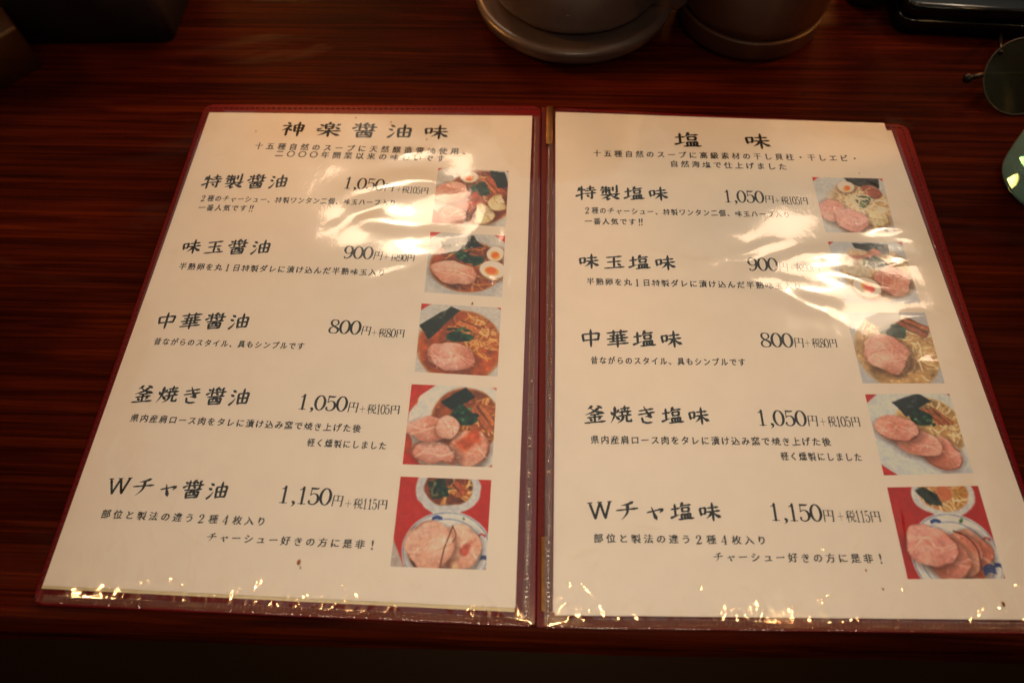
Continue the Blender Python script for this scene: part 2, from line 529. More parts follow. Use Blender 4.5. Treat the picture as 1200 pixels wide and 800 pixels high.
def stroke_poly(P):
    """P = [(x,y,w)] -> verts, faces of a brush stroke with round ends"""
    vs, fs = [], []
    n = len(P)
    prev = None
    for i in range(n):
        a, b = P[max(i - 1, 0)], P[min(i + 1, n - 1)]
        dx, dy = b[0] - a[0], b[1] - a[1]
        L = math.hypot(dx, dy) or 1
        nx, ny = -dy / L, dx / L
        x, y, w = P[i]
        vs.append((x + nx * w / 2, y + ny * w / 2)); vs.append((x - nx * w / 2, y - ny * w / 2))
        if i: fs.append((2 * i - 2, 2 * i - 1, 2 * i + 1, 2 * i))
    for e, s in ((0, -1), (n - 1, 1)):
        a, b = P[max(e - 1, 0)], P[min(e + 1, n - 1)]
        ang = math.atan2(b[1] - a[1], b[0] - a[0]) + (math.pi if s < 0 else 0)
        c = P[e]; base = len(vs); k = 6
        vs.append((c[0], c[1]))
        for j in range(k + 1):
            t = ang - math.pi / 2 + math.pi * j / k
            vs.append((c[0] + math.cos(t) * c[2] / 2, c[1] + math.sin(t) * c[2] / 2))
        for j in range(k): fs.append((base, base + 1 + j, base + 2 + j))
    return vs, fs

def brush_glyph(ch, w):
    """list of strokes [(verts, faces)] in the unit box, y up"""
    out = []
    if ch in G:
        for st in G[ch].split('|'):
            k = st[0]
            P = [tuple(map(float, p.split(','))) for p in st[1:].split()]
            if k in 'pnr' and len(P) > 2: P = smooth_pts(P)
            else:
                Q = []
                for a, b in zip(P, P[1:]):
                    m = 6
                    Q += [(a[0] + (b[0] - a[0]) * i / m, a[1] + (b[1] - a[1]) * i / m) for i in range(m)]
                P = Q + [P[-1]]
            L = [0]
            for a, b in zip(P, P[1:]): L.append(L[-1] + math.hypot(b[0] - a[0], b[1] - a[1]))
            P = [(p[0], p[1], w * interp(PROF[k], l / L[-1])) for p, l in zip(P, L)]
            out.append(stroke_poly(P))
    else:
        for st in D[ch].split(';'):
            P = [tuple(map(float, p.split(','))) for p in st.split()]
            P = [(a, b, c * (w / 8 if w > 8 else 1) ** .8) for a, b, c in P]
            if len(P) > 2: P = smooth_pts(P, 6)
            out.append(stroke_poly(P))
    return [([(x / 100, 1 - y / 100) for x, y in v], f) for v, f in out]

# ---- printed glyphs: outline of the built-in lettering, thickened like a brush
_cache = {}
_metrics = {}
def font_glyph(ch):
    if ch in _cache: return _cache[ch]
    c = bpy.data.curves.new('glyph', 'FONT'); c.body = ch; c.size = 1; c.resolution_u = 2
    o = bpy.data.objects.new('glyph', c)
    COL.objects.link(o)
    dg = bpy.context.evaluated_depsgraph_get()
    me = bpy.data.meshes.new_from_object(o.evaluated_get(dg))
    v = np.array([tuple(x.co)[:2] for x in me.vertices]).reshape(-1, 2)
    f = [tuple(p.vertices) for p in me.polygons]
    COL.objects.unlink(o); bpy.data.objects.remove(o); bpy.data.curves.remove(c); bpy.data.meshes.remove(me)
    # boundary normals
    cnt = {}
    for p in f:
        ar = sum(v[p[i]][0] * v[p[(i + 1) % len(p)]][1] - v[p[(i + 1) % len(p)]][0] * v[p[i]][1] for i in range(len(p)))
        q = p if ar > 0 else p[::-1]
        for a, b in zip(q, q[1:] + q[:1]):
            cnt.setdefault((min(a, b), max(a, b)), []).append((a, b))
    nr = np.zeros_like(v)
    for k, l in cnt.items():
        if len(l) == 1:
            a, b = l[0]
            d = v[b] - v[a]
            L = np.hypot(*d)
            if L > 0:
                n_ = np.array([d[1], -d[0]]) / L
                nr[a] += n_; nr[b] += n_
    L = np.hypot(nr[:, 0], nr[:, 1]); L[L == 0] = 1
    nr = nr / L[:, None]
    v = v + nr * (.034 * np.abs(nr[:, :1]) + .011 * np.abs(nr[:, 1:]))
    _cache[ch] = (v, f)
    return _cache[ch]

def text_line(name, parent, text, a, b, h, page_w=None, style='brush', w=8.0, shear=0.0, wid=None, fit=1.0, gap=None):
    """text from pixel a to pixel b (baseline ends), h pixels tall"""
    A, B = at(*a, Z_PAGE), at(*b, Z_PAGE)
    d = (B - A); L = d.length; d.normalize()
    up = Vector((-d.y, d.x, 0))
    mx, my = (a[0] + b[0]) / 2, (a[1] + b[1]) / 2
    H = (at(mx, my - h, Z_PAGE) - at(mx, my, Z_PAGE)).dot(up)
    n = len(text)
    vs, fs = [], []
    k = 0
    if style == 'digits':
        adv = [.34 if c == ',' else .60 for c in text]
        s = L / sum(adv)
        x0 = 0
    for i, ch in enumerate(text):
        if ch == ' ' : continue
        if style == 'digits':
            strokes = [([(x * s, y * H) for x, y in v], f) for v, f in brush_glyph(ch, w)]
            ox = x0; x0 += adv[i] * s
        else:
            pitch = L / n
            ox = pitch * i
            gw = pitch * fit if wid is None else wid * MM
            if ch in G or ch in D:
                ww = gw if (ch in G) else gw * .95
                q = brush_glyph(ch, w)
                off = (pitch - gw) / 2 if ch in G else (pitch - .58 * gw) / 2
                strokes = [([(off + x * ww, (y + shear * (x - .5)) * H) for x, y in v], f) for v, f in q]
            else:
                v, f = font_glyph(ch)
                cx = .5
                x = (v[:, 0]) * gw / EM + (pitch - gw) / 2
                y = (v[:, 1] - Y0) * H / EMH + shear * (v[:, 0] / EM - .5) * H
                strokes = [(list(zip(x, y)), f)]
        for v, f in strokes:
            base = len(vs)
            dz = .00003 + .000002 * (k % 12); k += 1
            for x, y in v:
                p = A + d * (ox + x) + up * y
                vs.append((p.x, p.y, zpage(p.x, p.y) + dz))
            fs += [tuple(base + q for q in p) for p in f]
    return link(name, vs, fs, M_INK, parent)

_v, _ = font_glyph('国')
EM = (_v[:, 0].max() + _v[:, 0].min())            # advance of a full width glyph
Y0 = _v[:, 1].min(); EMH = _v[:, 1].max() - Y0

def name_line(parent, text, a, b, h, fit=.82, w=13.5):
    return text_line('dish_name', parent, text, a, b, h, style='brush', w=w, shear=.10, fit=fit)
def desc(parent, text, a, b, h, fit=.86, shear=.07):
    return text_line('description', parent, text, a, b, h, style='font', w=14, shear=shear, fit=fit)
def price2(parent, big, a, b, hb, yen, hy, plus, tax, num, numtxt, yen2, hs):
    text_line('price', parent, big, a, b, hb, style='digits', w=9.6)
    text_line('price_unit', parent, '円', *yen, hy, style='brush', w=12, fit=.95)
    text_line('price_tax', parent, '+', *plus, hs * .85, style='brush', w=13, fit=.95)
    text_line('price_tax', parent, '税', *tax, hs, style='brush', w=11.5, fit=.98)
    text_line('price_tax', parent, numtxt, *num, hs, style='digits', w=10.5)
    text_line('price_tax', parent, '円', *yen2, hs, style='brush', w=13, fit=.95)

def small_price(parent, txt, xs, y0, y1, hs, big, a, b, hb, yen, hy):
    """xs = pixel x of: plus start, plus end, tax start, number start, number end, yen end"""
    def Y(x): return y0 + (y1 - y0) * (x - xs[0]) / (xs[5] - xs[0])
    price2(parent, big, a, b, hb, yen, hy,
           ((xs[0], Y(xs[0]) - hs * .05), (xs[1], Y(xs[1]) - hs * .05)), ((xs[2], Y(xs[2])), (xs[3], Y(xs[3]))),
           ((xs[3], Y(xs[3])), (xs[4], Y(xs[4]))), txt, ((xs[4], Y(xs[4])), (xs[5], Y(xs[5]))), hs)

P = page_l
text_line('heading', P, '神楽醤油味', (321, 159), (531, 163.6), 17, style='brush', w=12.5, fit=.70)
desc(P, '十五種自然のスープに天然醸造醤油使用、', (295.7, 174.8), (553, 182), 7.6, .72, .04).name = 'subtitle'
desc(P, '二〇〇〇年開業以来の味わいです', (319.7, 183.8), (522.8, 190.2), 7.6, .74, .04).name = 'subtitle'
name_line(P, '特製醤油', (233, 220.6), (338, 220.6), 16)
desc(P, '2種のチャーシュー、特製ワンタン二個、味玉ハーフ入り', (232.5, 235.6), (464, 242), 7.2)
desc(P, '一番人気です‼', (230.5, 246.6), (298.5, 248), 7.2)
small_price(P, '105', (463.5, 470, 470, 479, 492, 502), 226, 228, 8, '1,050', (401, 221), (449, 224), 13.5, ((449, 224.3), (461, 225.3)), 10)
name_line(P, '味玉醤油', (208, 297), (318, 298), 17)
desc(P, '半熟卵を丸1日特製ダレに漬け込んだ半熟味玉入り', (207.5, 315.6), (452, 324), 8)
small_price(P, '90', (448, 456, 457, 466, 476, 486), 305.5, 307, 8.4, '900', (401.5, 303), (436, 304.2), 14.5, ((436, 304.5), (447.5, 305.8)), 10.5)
name_line(P, '中華醤油', (178, 384.5), (293, 385.5), 18.5)
desc(P, '昔ながらのスタイル、具もシンプルです', (178.5, 403.8), (356.5, 410), 8.2)
small_price(P, '80', (434.5, 441.5, 442.5, 452, 463, 474), 394.5, 396, 10, '800', (384, 390.2), (421.5, 392.2), 16, ((421.5, 392.5), (434, 393.8)), 11.5)
name_line(P, '釜焼き醤油', (151, 471), (293, 475), 20)
desc(P, '県内産肩ロース肉をタレに漬け込み窯で焼き上げた後', (151, 494), (423, 506.8), 9.2)
desc(P, '軽く燻製にしました', (358, 522.6), (453, 527), 9.2)
small_price(P, '105', (420, 428, 429, 440, 456, 468.5), 484, 485.6, 11, '1,050', (347, 479), (405.5, 482), 17.5, ((405.5, 482.6), (419, 484)), 13)
name_line(P, 'Wチャ醤油', (121, 579), (267.5, 585), 21)
desc(P, '部位と製法の違う2種4枚入り', (116, 606.8), (312, 616), 10.2, .78)
desc(P, 'チャーシュー好きの方に是非!', (239.5, 633.6), (443, 643.6), 10.2, .78)
small_price(P, '115', (403, 411.5, 412.8, 424, 441, 454), 595, 597, 12, '1,150', (324, 588.5), (386.5, 591.8), 20, ((386.5, 592.6), (401, 594.2)), 14.5)

P = page_r
text_line('heading', P, '塩　味'.replace('　', ' '), (786.5, 172.6), (909.5, 175), 18.2, style='brush', w=12.5, fit=.74)
desc(P, '十五種自然のスープに高級素材の干し貝柱・干しエビ・', (693.5, 183.4), (1009, 190), 7.4, .76, .04).name = 'subtitle'
desc(P, '自然海塩で仕上げました', (784, 195.8), (924, 199.8), 7.4, .78, .04).name = 'subtitle'
name_line(P, '特製塩味', (673, 233.5), (786, 235.5), 16.5)
desc(P, '2種のチャーシュー、特製ワンタン二個、味玉ハーフ入り', (683.5, 249.8), (927, 256), 7.4)
desc(P, '一番人気です‼', (684.5, 262.6), (756.5, 264), 7.4)
small_price(P, '105', (908, 914.5, 915.6, 925, 938, 948), 239.6, 240.4, 9, '1,050', (848, 237.2), (896, 238.4), 14, ((896, 238.4), (908, 239.2)), 9.5)
name_line(P, '味玉塩味', (675, 314), (795, 317), 17.5)
desc(P, '半熟卵を丸1日特製ダレに漬け込んだ半熟味玉入り', (686.5, 333.4), (941, 340), 8)
small_price(P, '90', (925.5, 932, 933, 942, 951.5, 962), 318.5, 319, 9, '900', (877, 317.3), (912.5, 317.9), 15, ((912.5, 318), (925, 318.8)), 10.5)
name_line(P, '中華塩味', (677, 405.5), (803, 407.5), 20)
desc(P, '昔ながらのスタイル、具もシンプルです', (691.5, 426.3), (875, 429), 8.6)
small_price(P, '80', (943.7, 950.5, 952, 962, 972, 982.5), 407, 407.6, 10.5, '800', (892, 406.5), (930.5, 407.2), 16.5, ((930.5, 407.2), (943.5, 408)), 12)
name_line(P, '釜焼き塩味', (682, 495.5), (835, 497.5), 20.5)
desc(P, '県内産肩ロース肉をタレに漬け込み窯で焼き上げた後', (691.5, 520), (975.5, 522.4), 9.6)
desc(P, '軽く燻製にしました', (915, 539), (1012, 540.4), 9.6)
small_price(P, '105', (961.5, 969.5, 971, 981, 998, 1010), 499.4, 500, 12, '1,050', (887.5, 498.2), (946.5, 499), 18, ((946.5, 499.2), (960.5, 500)), 13.5)
name_line(P, 'Wチャ塩味', (687, 608.5), (849, 610.5), 22)
desc(P, '部位と製法の違う2種4枚入り', (694, 635.6), (901, 638), 10.2, .78)
desc(P, 'チャーシュー好きの方に是非!', (835, 657.4), (1041, 659.6), 10.6, .78)
small_price(P, '115', (982.5, 991, 992.5, 1004, 1021, 1034.5), 611, 611.6, 13.5, '1,150', (902.5, 609.4), (965, 610.6), 20, ((965, 611), (980, 611.8)), 15)

# ---- dish photographs, printed on the page
PW, PH = 150, 124
_yy, _xx = np.mgrid[0:PH, 0:PW]
S_, T_ = (_xx + .5) / PW, (_yy + .5) / PH
def nfield(seed, cells):
    """smooth random field in -1..1"""
    r = np.random.RandomState(seed)
    g = r.rand(cells + 3, cells + 3) * 2 - 1
    x, y = S_ * cells, T_ * cells
    i, j = x.astype(int), y.astype(int)
    fx, fy = x - i, y - j
    fx, fy = fx * fx * (3 - 2 * fx), fy * fy * (3 - 2 * fy)
    return (g[j, i] * (1 - fx) + g[j, i + 1] * fx) * (1 - fy) + (g[j + 1, i] * (1 - fx) + g[j + 1, i + 1] * fx) * fy
def rgb(*c): return np.array(c) / 255.
class Dish:
    def __init__(self, seed, base):
        self.s = seed * 97 + 3
        self.im = np.ones((PH, PW, 3)) * rgb(*base)
    def n(self, cells):
        self.s += 1
        return nfield(self.s, cells)
    def put(self, m, col, tex=0.0, cells=18):
        c = np.ones((PH, PW, 3)) * (rgb(*col) if not isinstance(col, np.ndarray) else col)
        if tex: c = np.clip(c * (1 + tex * (.6 * self.n(cells) + .4 * self.n(cells * 2)))[..., None], 0, 1)
        self.im = self.im * (1 - m[..., None]) + c * m[..., None]
    def ell(self, cx, cy, rx, ry, col, ang=0, warp=.05, soft=.02, tex=.05, cells=16, edge=None, ew=.12, clip=None):
        a = math.radians(ang)
        x, y = S_ - cx + warp * .3 * self.n(5), T_ - cy + warp * .3 * self.n(5)
        u, v = x * math.cos(a) + y * math.sin(a), -x * math.sin(a) + y * math.cos(a)
        r = np.sqrt((u / rx) ** 2 + (v / ry) ** 2) + warp * self.n(7) + warp * .5 * self.n(14)
        sf = soft / min(rx, ry)
        m = np.clip((1 - r) / sf + .5, 0, 1)
        if clip is not None: m = m * clip
        self.put(m, col, tex, cells)
        if edge is not None:
            k = np.clip((r - (1 - ew) + .07 * self.n(9)) / (ew * .7), 0, 1) * m * np.clip(.45 + 1.1 * self.n(4), .08, 1) * (.5 + .5 * np.clip(.5 + (T_ - cy) / ry, 0, 1))
            self.put(k, edge, .2)
        return m
    def poly(self, pts, col, tex=.1, cells=20, warp=.012, shine=None):
        x, y = S_ + warp * self.n(9), T_ + warp * self.n(9)
        ins = np.zeros((PH, PW), bool)
        for (x0, y0), (x1, y1) in zip(pts, pts[1:] + pts[:1]):
            if y0 == y1: continue
            c = ((y0 > y) != (y1 > y)) & (x < (x1 - x0) * (y - y0) / (y1 - y0) + x0)
            ins ^= c
        m = ins.astype(float)
        m = (m + np.roll(m, 1, 0) + np.roll(m, -1, 0) + np.roll(m, 1, 1) + np.roll(m, -1, 1)) / 5
        self.put(m, col, tex, cells)
        if shine is not None:
            k = np.clip(self.n(10) * 1.2 + .8 * self.n(30) - .25, 0, 1) * m
            self.put(k, shine, .3, 40)
        return m
    def strand(self, P, w, col, clip=None, alpha=1.0):
        P = smooth_pts(P, 5)
        d = np.full((PH, PW), 9.)
        for a, b in zip(P, P[1:]):
            ax, ay, bx, by = a[0], a[1], b[0], b[1]
            L = (bx - ax) ** 2 + (by - ay) ** 2 + 1e-9
            t = np.clip(((S_ - ax) * (bx - ax) + (T_ - ay) * (by - ay)) / L, 0, 1)
            d = np.minimum(d, np.hypot(S_ - ax - t * (bx - ax), (T_ - ay - t * (by - ay)) * .85))
        m = np.clip((w - d) / .006 + .5, 0, 1) * alpha
        if clip is not None: m = m * clip
        self.put(m, col, .08)
    def noodles(self, cx, cy, rx, ry, n, cols, clip, w=.011, alpha=.8):
        r = random.Random(self.s)
        for i in range(n):
            a = r.uniform(0, 6.28)
            x, y = cx + rx * math.cos(a) * r.random(), cy + ry * math.sin(a) * r.random()
            h = r.uniform(-.6, 1.2)
            P = [(x, y)]
            for k in range(4):
                h += r.uniform(-1.0, 1.0)
                x += math.cos(h) * .075; y += math.sin(h) * .075
                P.append((x, y))
            self.strand(P, w * r.uniform(.7, 1.1), cols[i % len(cols)], clip, alpha)
    def slab(self, a, b, w, col, edge):
        d = Vector((b[0] - a[0], b[1] - a[1])).normalized(); q = Vector((-d.y, d.x)) * w
        self.poly([(a[0] + q.x, a[1] + q.y), (b[0] + q.x, b[1] + q.y), (b[0] - q.x, b[1] - q.y), (a[0] - q.x, a[1] - q.y)], edge, .15)
        q = q * .72
        self.poly([(a[0] + q.x, a[1] + q.y), (b[0] + q.x, b[1] + q.y), (b[0] - q.x, b[1] - q.y), (a[0] - q.x, a[1] - q.y)], col, .18, 30)
    def greens(self, cx, cy, rx, ry):
        self.ell(cx, cy, rx, ry, (28, 58, 40), warp=.22, tex=.7, cells=26)
        for i in range(10):
            r = random.Random(self.s + i)
            self.ell(cx + r.uniform(-.7, .7) * rx, cy + r.uniform(-.7, .7) * ry, rx * .22, ry * .22, random.Random(i).choice([(56, 96, 62), (20, 44, 34), (84, 120, 80), (34, 74, 48)]), warp=.3, tex=.4, cells=30)
    def egg(self, cx, cy, rx, ry, ang=0, yolk=(238, 112, 28), ydx=0, ydy=.02, yr=.52):
        self.shadow(cx, cy, rx, ry, ang, .6)
        self.ell(cx + .004, cy + .01, rx * 1.06, ry * 1.07, (176, 132, 96), ang, .02, tex=.05)
        self.ell(cx, cy - .006, rx, ry, (240, 228, 208), ang, .02, tex=.04)
        self.ell(cx + ydx, cy + ydy, rx * yr, ry * yr, (244, 160, 70), ang, .06, tex=.05)
        self.ell(cx + ydx, cy + ydy, rx * yr * .72, ry * yr * .72, yolk, ang, .08, tex=.1)
    def shadow(self, cx, cy, rx, ry, ang=0, a=.5):
        self.ell(cx + .012, cy + .028, rx * 1.05, ry * 1.08, (70, 34, 18), ang, .04, .09, .0, clip=np.full((PH, PW), a))
    def pork(self, cx, cy, rx, ry, ang=0, col=(226, 176, 154), edge=(96, 50, 36), warp=.07, ew=.09, fat=True):
        self.shadow(cx, cy, rx, ry, ang)
        warp = warp * 1.25
        m = self.ell(cx, cy, rx, ry, col, ang, warp, .012, .10, 26, edge, ew * 1.25)
        a = math.radians(ang)
        u = (S_ - cx) / rx * math.cos(a) + (T_ - cy) / ry * math.sin(a)
        v = -(S_ - cx) / rx * math.sin(a) + (T_ - cy) / ry * math.cos(a)
        grain = np.sin(v * 9 + u * 2.5 + 2.2 * self.n(4)) * .5 + .5
        self.put(np.clip(grain * .35 + .9 * self.n(4) + .3 * self.n(9) - .1, 0, 1) * m * .7, (240, 204, 180), .03)
        self.put(np.clip(1.3 * self.n(3) + .4 * self.n(8) - .15, 0, 1) * m * .6, (190, 106, 78), .05)
        for i in range(3):
            r = random.Random(self.s * 5 + i)
            t = r.uniform(-.7, .7)
            Q = [(cx + rx * math.cos(a + 2.9 + t), cy + ry * math.sin(a + 2.9 + t)), (cx + rx * r.uniform(-.35, .1), cy + ry * (r.uniform(-.4, .4) + t * .4)), (cx + rx * r.uniform(.1, .4), cy + ry * (r.uniform(-.3, .3) - t * .3)), (cx + rx * math.cos(a + t * .8), cy + ry * math.sin(a + t * .8))]
            self.strand(Q, r.uniform(.004, .009), ((246, 222, 200), (196, 122, 96), (244, 214, 190), (170, 98, 74))[i], m, .36)
        self.put(np.clip((v + .2 * u + .3 * self.n(5)) * .9 - .25, 0, 1) * m * .45, (150, 84, 62), .05)
        self.put(np.clip((-v - .3 * u + .3 * self.n(5)) * .9 - .35, 0, 1) * m * .4, (246, 214, 196), .04)
    def wonton(self, cx, cy, rx, ry, ang=0):
        self.shadow(cx, cy, rx, ry, ang, .4)
        m = self.ell(cx, cy, rx, ry, (226, 202, 160), ang, .2, .02, .12, 12, (176, 130, 84), .14)
        for i in range(5):
            r = random.Random(self.s + i)
            a = r.uniform(0, 6.28)
            self.strand([(cx, cy), (cx + rx * .5 * math.cos(a), cy + ry * .5 * math.sin(a)), (cx + rx * .95 * math.cos(a + .4), cy + ry * .95 * math.sin(a + .4))], .008, (188, 150, 104) if i % 2 else (244, 230, 200), m, .7)
    def corners(self, tl=0, tr=0, bl=0, br=0, col=(196, 52, 30)):
        for k, (cx, cy) in ((tl, (0, 0)), (tr, (1, 0)), (bl, (0, 1)), (br, (1, 1))):
            if k: self.put(np.clip((k - np.abs(S_ - cx) - np.abs(T_ - cy) * 1.2) / .02, 0, 1), col, .08)

SHOYU, SHIO = (152, 76, 34), (196, 158, 112)
BOWL = (202, 192, 183)
NC1 = [(216, 158, 88), (190, 116, 56), (228, 184, 124), (168, 92, 42)]
NC2 = [(222, 192, 144), (196, 156, 104), (236, 214, 176), (184, 142, 96)]
NORI = (30, 32, 26)
def soup(d, cx, cy, rx, ry, col, rim=(186, 128, 84)):
    d.ell(cx, cy, rx * 1.05, ry * 1.05, rim, 0, .01, .03, .06)
    m = d.ell(cx, cy, rx, ry, col, 0, .02, .04, .28, 9)
    d.put(np.clip((T_ - cy) / ry * -.9 - .15 + .3 * d.n(6), 0, 1) * m * .5, tuple(int(q * .62) for q in col), .1)
    for i in range(26):
        r = random.Random(d.s * 3 + i)
        t, q = r.uniform(0, 6.28), r.uniform(.55, .96)
        d.ell(cx + rx * q * math.cos(t), cy + ry * q * math.sin(t), *(2 * [r.uniform(.008, .02)]), tuple(min(255, int(x * 1.35)) for x in col), soft=.012, tex=0, clip=m * .6)
    return m
def dish_l1():
    d = Dish(1, BOWL); d.corners(.08, .05, .30)
    c = soup(d, .62, .50, .45, .46, SHOYU)
    d.noodles(.6, .22, .28, .14, 40, NC1, c)
    d.slab((.70, .14), (.93, .40), .06, (190, 100, 54), (120, 60, 32)); d.slab((.64, .18), (.84, .44), .03, (206, 122, 70), (130, 70, 40))
    d.poly([(.72, .02), (.93, .03), (1.01, .30), (.86, .33)], NORI, .4, 26, .012, (78, 76, 64))
    d.egg(.45, .15, .12, .10)
    d.greens(.62, .36, .13, .12)
    d.ell(.45, .62, .22, .14, (190, 84, 46), 0, .2, .05, .2)
    d.pork(.20, .44, .25, .18, -8); d.pork(.27, .82, .20, .15, 8, (206, 146, 128), (62, 34, 28), .1, .16)
    d.wonton(.68, .80, .17, .18); d.wonton(.88, .60, .14, .14)
    return d.im
def dish_l2():
    d = Dish(2, BOWL); d.ell(.52, .56, .56, .52, (190, 182, 178), soft=.05); d.corners(.16, .16)
    c = soup(d, .52, .54, .46, .40, SHOYU)
    d.noodles(.5, .6, .4, .3, 34, NC1, c, alpha=.55)
    d.poly([(.14, .15), (.58, .03), (.72, .20), (.26, .36)], NORI, .4, 30, .02, (196, 182, 156))
    d.slab((.50, .32), (.78, .44), .055, (176, 98, 56), (112, 60, 34))
    d.greens(.53, .41, .17, .09)
    d.egg(.88, .32, .11, .12, 30); d.egg(.86, .58, .17, .14, 10, ydx=-.02)
    d.pork(.36, .66, .28, .19, 12)
    return d.im
def dish_l3():
    d = Dish(3, BOWL); d.corners(.14, .06)
    c = soup(d, .52, .60, .50, .50, (172, 86, 36))
    d.noodles(.66, .4, .34, .36, 90, NC1, c)
    d.slab((.48, .26), (.74, .38), .055, (206, 128, 72), (140, 78, 42))
    d.poly([(.01, .33), (.38, .02), (.50, .08), (.13, .54)], (44, 44, 34), .4, 26, .015, (92, 88, 70))
    d.greens(.52, .46, .17, .10)
    d.pork(.42, .76, .30, .19, 4, (224, 170, 156), (130, 76, 54), .06)
    return d.im
def dish_l4():
    d = Dish(4, (196, 78, 40)); d.ell(.60, .52, .58, .62, (214, 206, 200), soft=.02)
    d.corners(.30, 0, .22)
    c = soup(d, .66, .44, .38, .40, (160, 86, 44))
    d.noodles(.74, .45, .26, .3, 60, NC1, c)
    d.slab((.74, .28), (.96, .56), .05, (188, 108, 62), (120, 64, 36)); d.slab((.84, .26), (1.0, .48), .04, (196, 118, 66), (126, 68, 38))
    d.poly([(.37, .22), (.63, .02), (.76, .14), (.50, .31)], (26, 26, 24), .4, 26, .01, (58, 56, 52))
    d.greens(.65, .37, .14, .11)
    d.pork(.74, .78, .22, .22, 20, (222, 160, 136)); d.ell(.70, .72, .12, .1, (198, 96, 56), 0, .3, .06, .15)
    d.pork(.34, .84, .27, .14, 10, (224, 170, 152), (66, 42, 32), .09, .12)
    d.pork(.28, .56, .28, .15, -6, (228, 176, 158)); d.pork(.47, .52, .13, .14, 30, (226, 172, 152), (170, 104, 80))
    return d.im
def plate_bowl(d, cx, cy, rx, ry):
    d.ell(cx, cy, rx, ry, (214, 208, 204), 0, .005, .012, .03)
    d.ell(cx, cy, rx * .97, ry * .97, (92, 100, 130), 0, .005, .012, .05)
    d.ell(cx, cy, rx * .955, ry * .955, (216, 210, 206), 0, .005, .012, .03)
    r = random.Random(d.s)
    for i in range(9):
        a = i * .70 + .2
        x, y = cx + rx * .86 * math.cos(a), cy + ry * .86 * math.sin(a)
        if i % 3 == 0: 
            for k in range(3): d.strand([(x - .05, y + .012 * k), (x, y - .02 + .014 * k), (x + .05, y + .01 * k)], .006, (50, 72, 130))
        elif i % 3 == 1: d.ell(x, y, .018, .018, (74, 106, 62), warp=.2)
        else:
            for k in range(2): d.strand([(x - .03, y + .02 * k), (x, y - .015), (x + .04, y + .015 * k)], .006, (196, 70, 56))
    d.ell(cx, cy, rx * .80, ry * .80, (96, 110, 146), 0, .005, .012, .05)
    d.ell(cx, cy, rx * .785, ry * .785, (222, 216, 210), 0, .005, .012, .03)
def dish_l5():
    d = Dish(5, (192, 44, 26)); d.put(np.clip(.5 + d.n(12), 0, 1) * .2, (160, 34, 22))
    d.ell(.53, .12, .36, .31, (200, 192, 188), soft=.015); c = d.ell(.54, .10, .26, .22, (128, 66, 36), tex=.3)
    d.noodles(.6, .16, .2, .14, 24, NC1, c)
    d.poly([(.29, .06), (.50, .01), (.48, .22), (.36, .24)], (56, 54, 34), .4, 24, .015, (150, 140, 100))
    d.greens(.52, .14, .08, .06); d.slab((.60, .04), (.72, .18), .035, (184, 96, 54), (120, 60, 36))
    plate_bowl(d, .57, .80, .47, .42)
    d.pork(.70, .78, .24, .25, 10, (222, 168, 142), (104, 56, 40)); d.pork(.40, .76, .26, .26, -20, (224, 172, 148), (96, 50, 38))
    d.strand([(.62, .54), (.585, .66), (.545, .80), (.52, .99)], .0065, (122, 66, 48)); d.strand([(.62, .55), (.66, .64), (.63, .72)], .005, (136, 78, 58))
    d.ell(.80, .70, .07, .08, (192, 98, 78), 0, .4, .05, .2); d.ell(.66, .92, .07, .05, (236, 196, 150), 30, .4, .04, .2)
    d.put(np.clip((.16 - S_ - (1 - T_) * .5) / .02, 0, 1), (186, 168, 156), .05)
    return d.im
def dish_r1():
    d = Dish(11, (200, 194, 190)); d.corners(.11, .08)
    d.ell(.58, .56, .46, .46, (204, 180, 150), soft=.12, tex=.1)
    c = d.ell(.62, .52, .38, .40, (196, 160, 120), soft=.06, tex=.2)
    d.noodles(.6, .45, .36, .3, 80, NC2 + [(244, 232, 206)], c)
    d.poly([(.46, .0), (.94, .0), (.92, .19), (.80, .20), (.50, .12)], (34, 36, 36), .4, 26, .01, (70, 72, 72))
    d.ell(.78, .26, .16, .10, (170, 96, 72), 25, .1, .02, .2, 18, (120, 64, 46))
    d.egg(.45, .18, .12, .10, -15)
    d.greens(.66, .40, .13, .10)
    d.noodles(.45, .40, .2, .08, 40, [(236, 220, 186), (214, 190, 150)], None, .006)
    d.wonton(.78, .76, .17, .13); d.ell(.85, .58, .10, .06, (224, 206, 178), 20, .2)
    d.pork(.18, .62, .20, .22, -10, (214, 148, 138), (150, 84, 70)); d.pork(.42, .80, .24, .20, 10, (218, 154, 142), (92, 52, 46), .07, .11)
    return d.im
def dish_r2():
    d = Dish(12, (196, 192, 192)); d.corners(.09, .08)
    c = d.ell(.55, .52, .48, .42, (198, 164, 126), soft=.08, tex=.2)
    d.noodles(.7, .4, .3, .3, 60, NC2, c)
    d.poly([(.32, .02), (.80, .04), (.78, .20), (.62, .22), (.36, .12)], (42, 48, 50), .4, 26, .012, (112, 120, 118))
    d.ell(.40, .26, .24, .08, (186, 118, 92), -8, .2, .02, .3); d.ell(.30, .45, .22, .14, (216, 196, 172), 0, .2, .03, .1)
    d.greens(.54, .37, .12, .09)
    d.pork(.72, .64, .25, .22, -14, (210, 144, 126), (150, 96, 76), .09)
    d.egg(.36, .75, .18, .15, 24, (232, 96, 78), .02, .0)
    return d.im
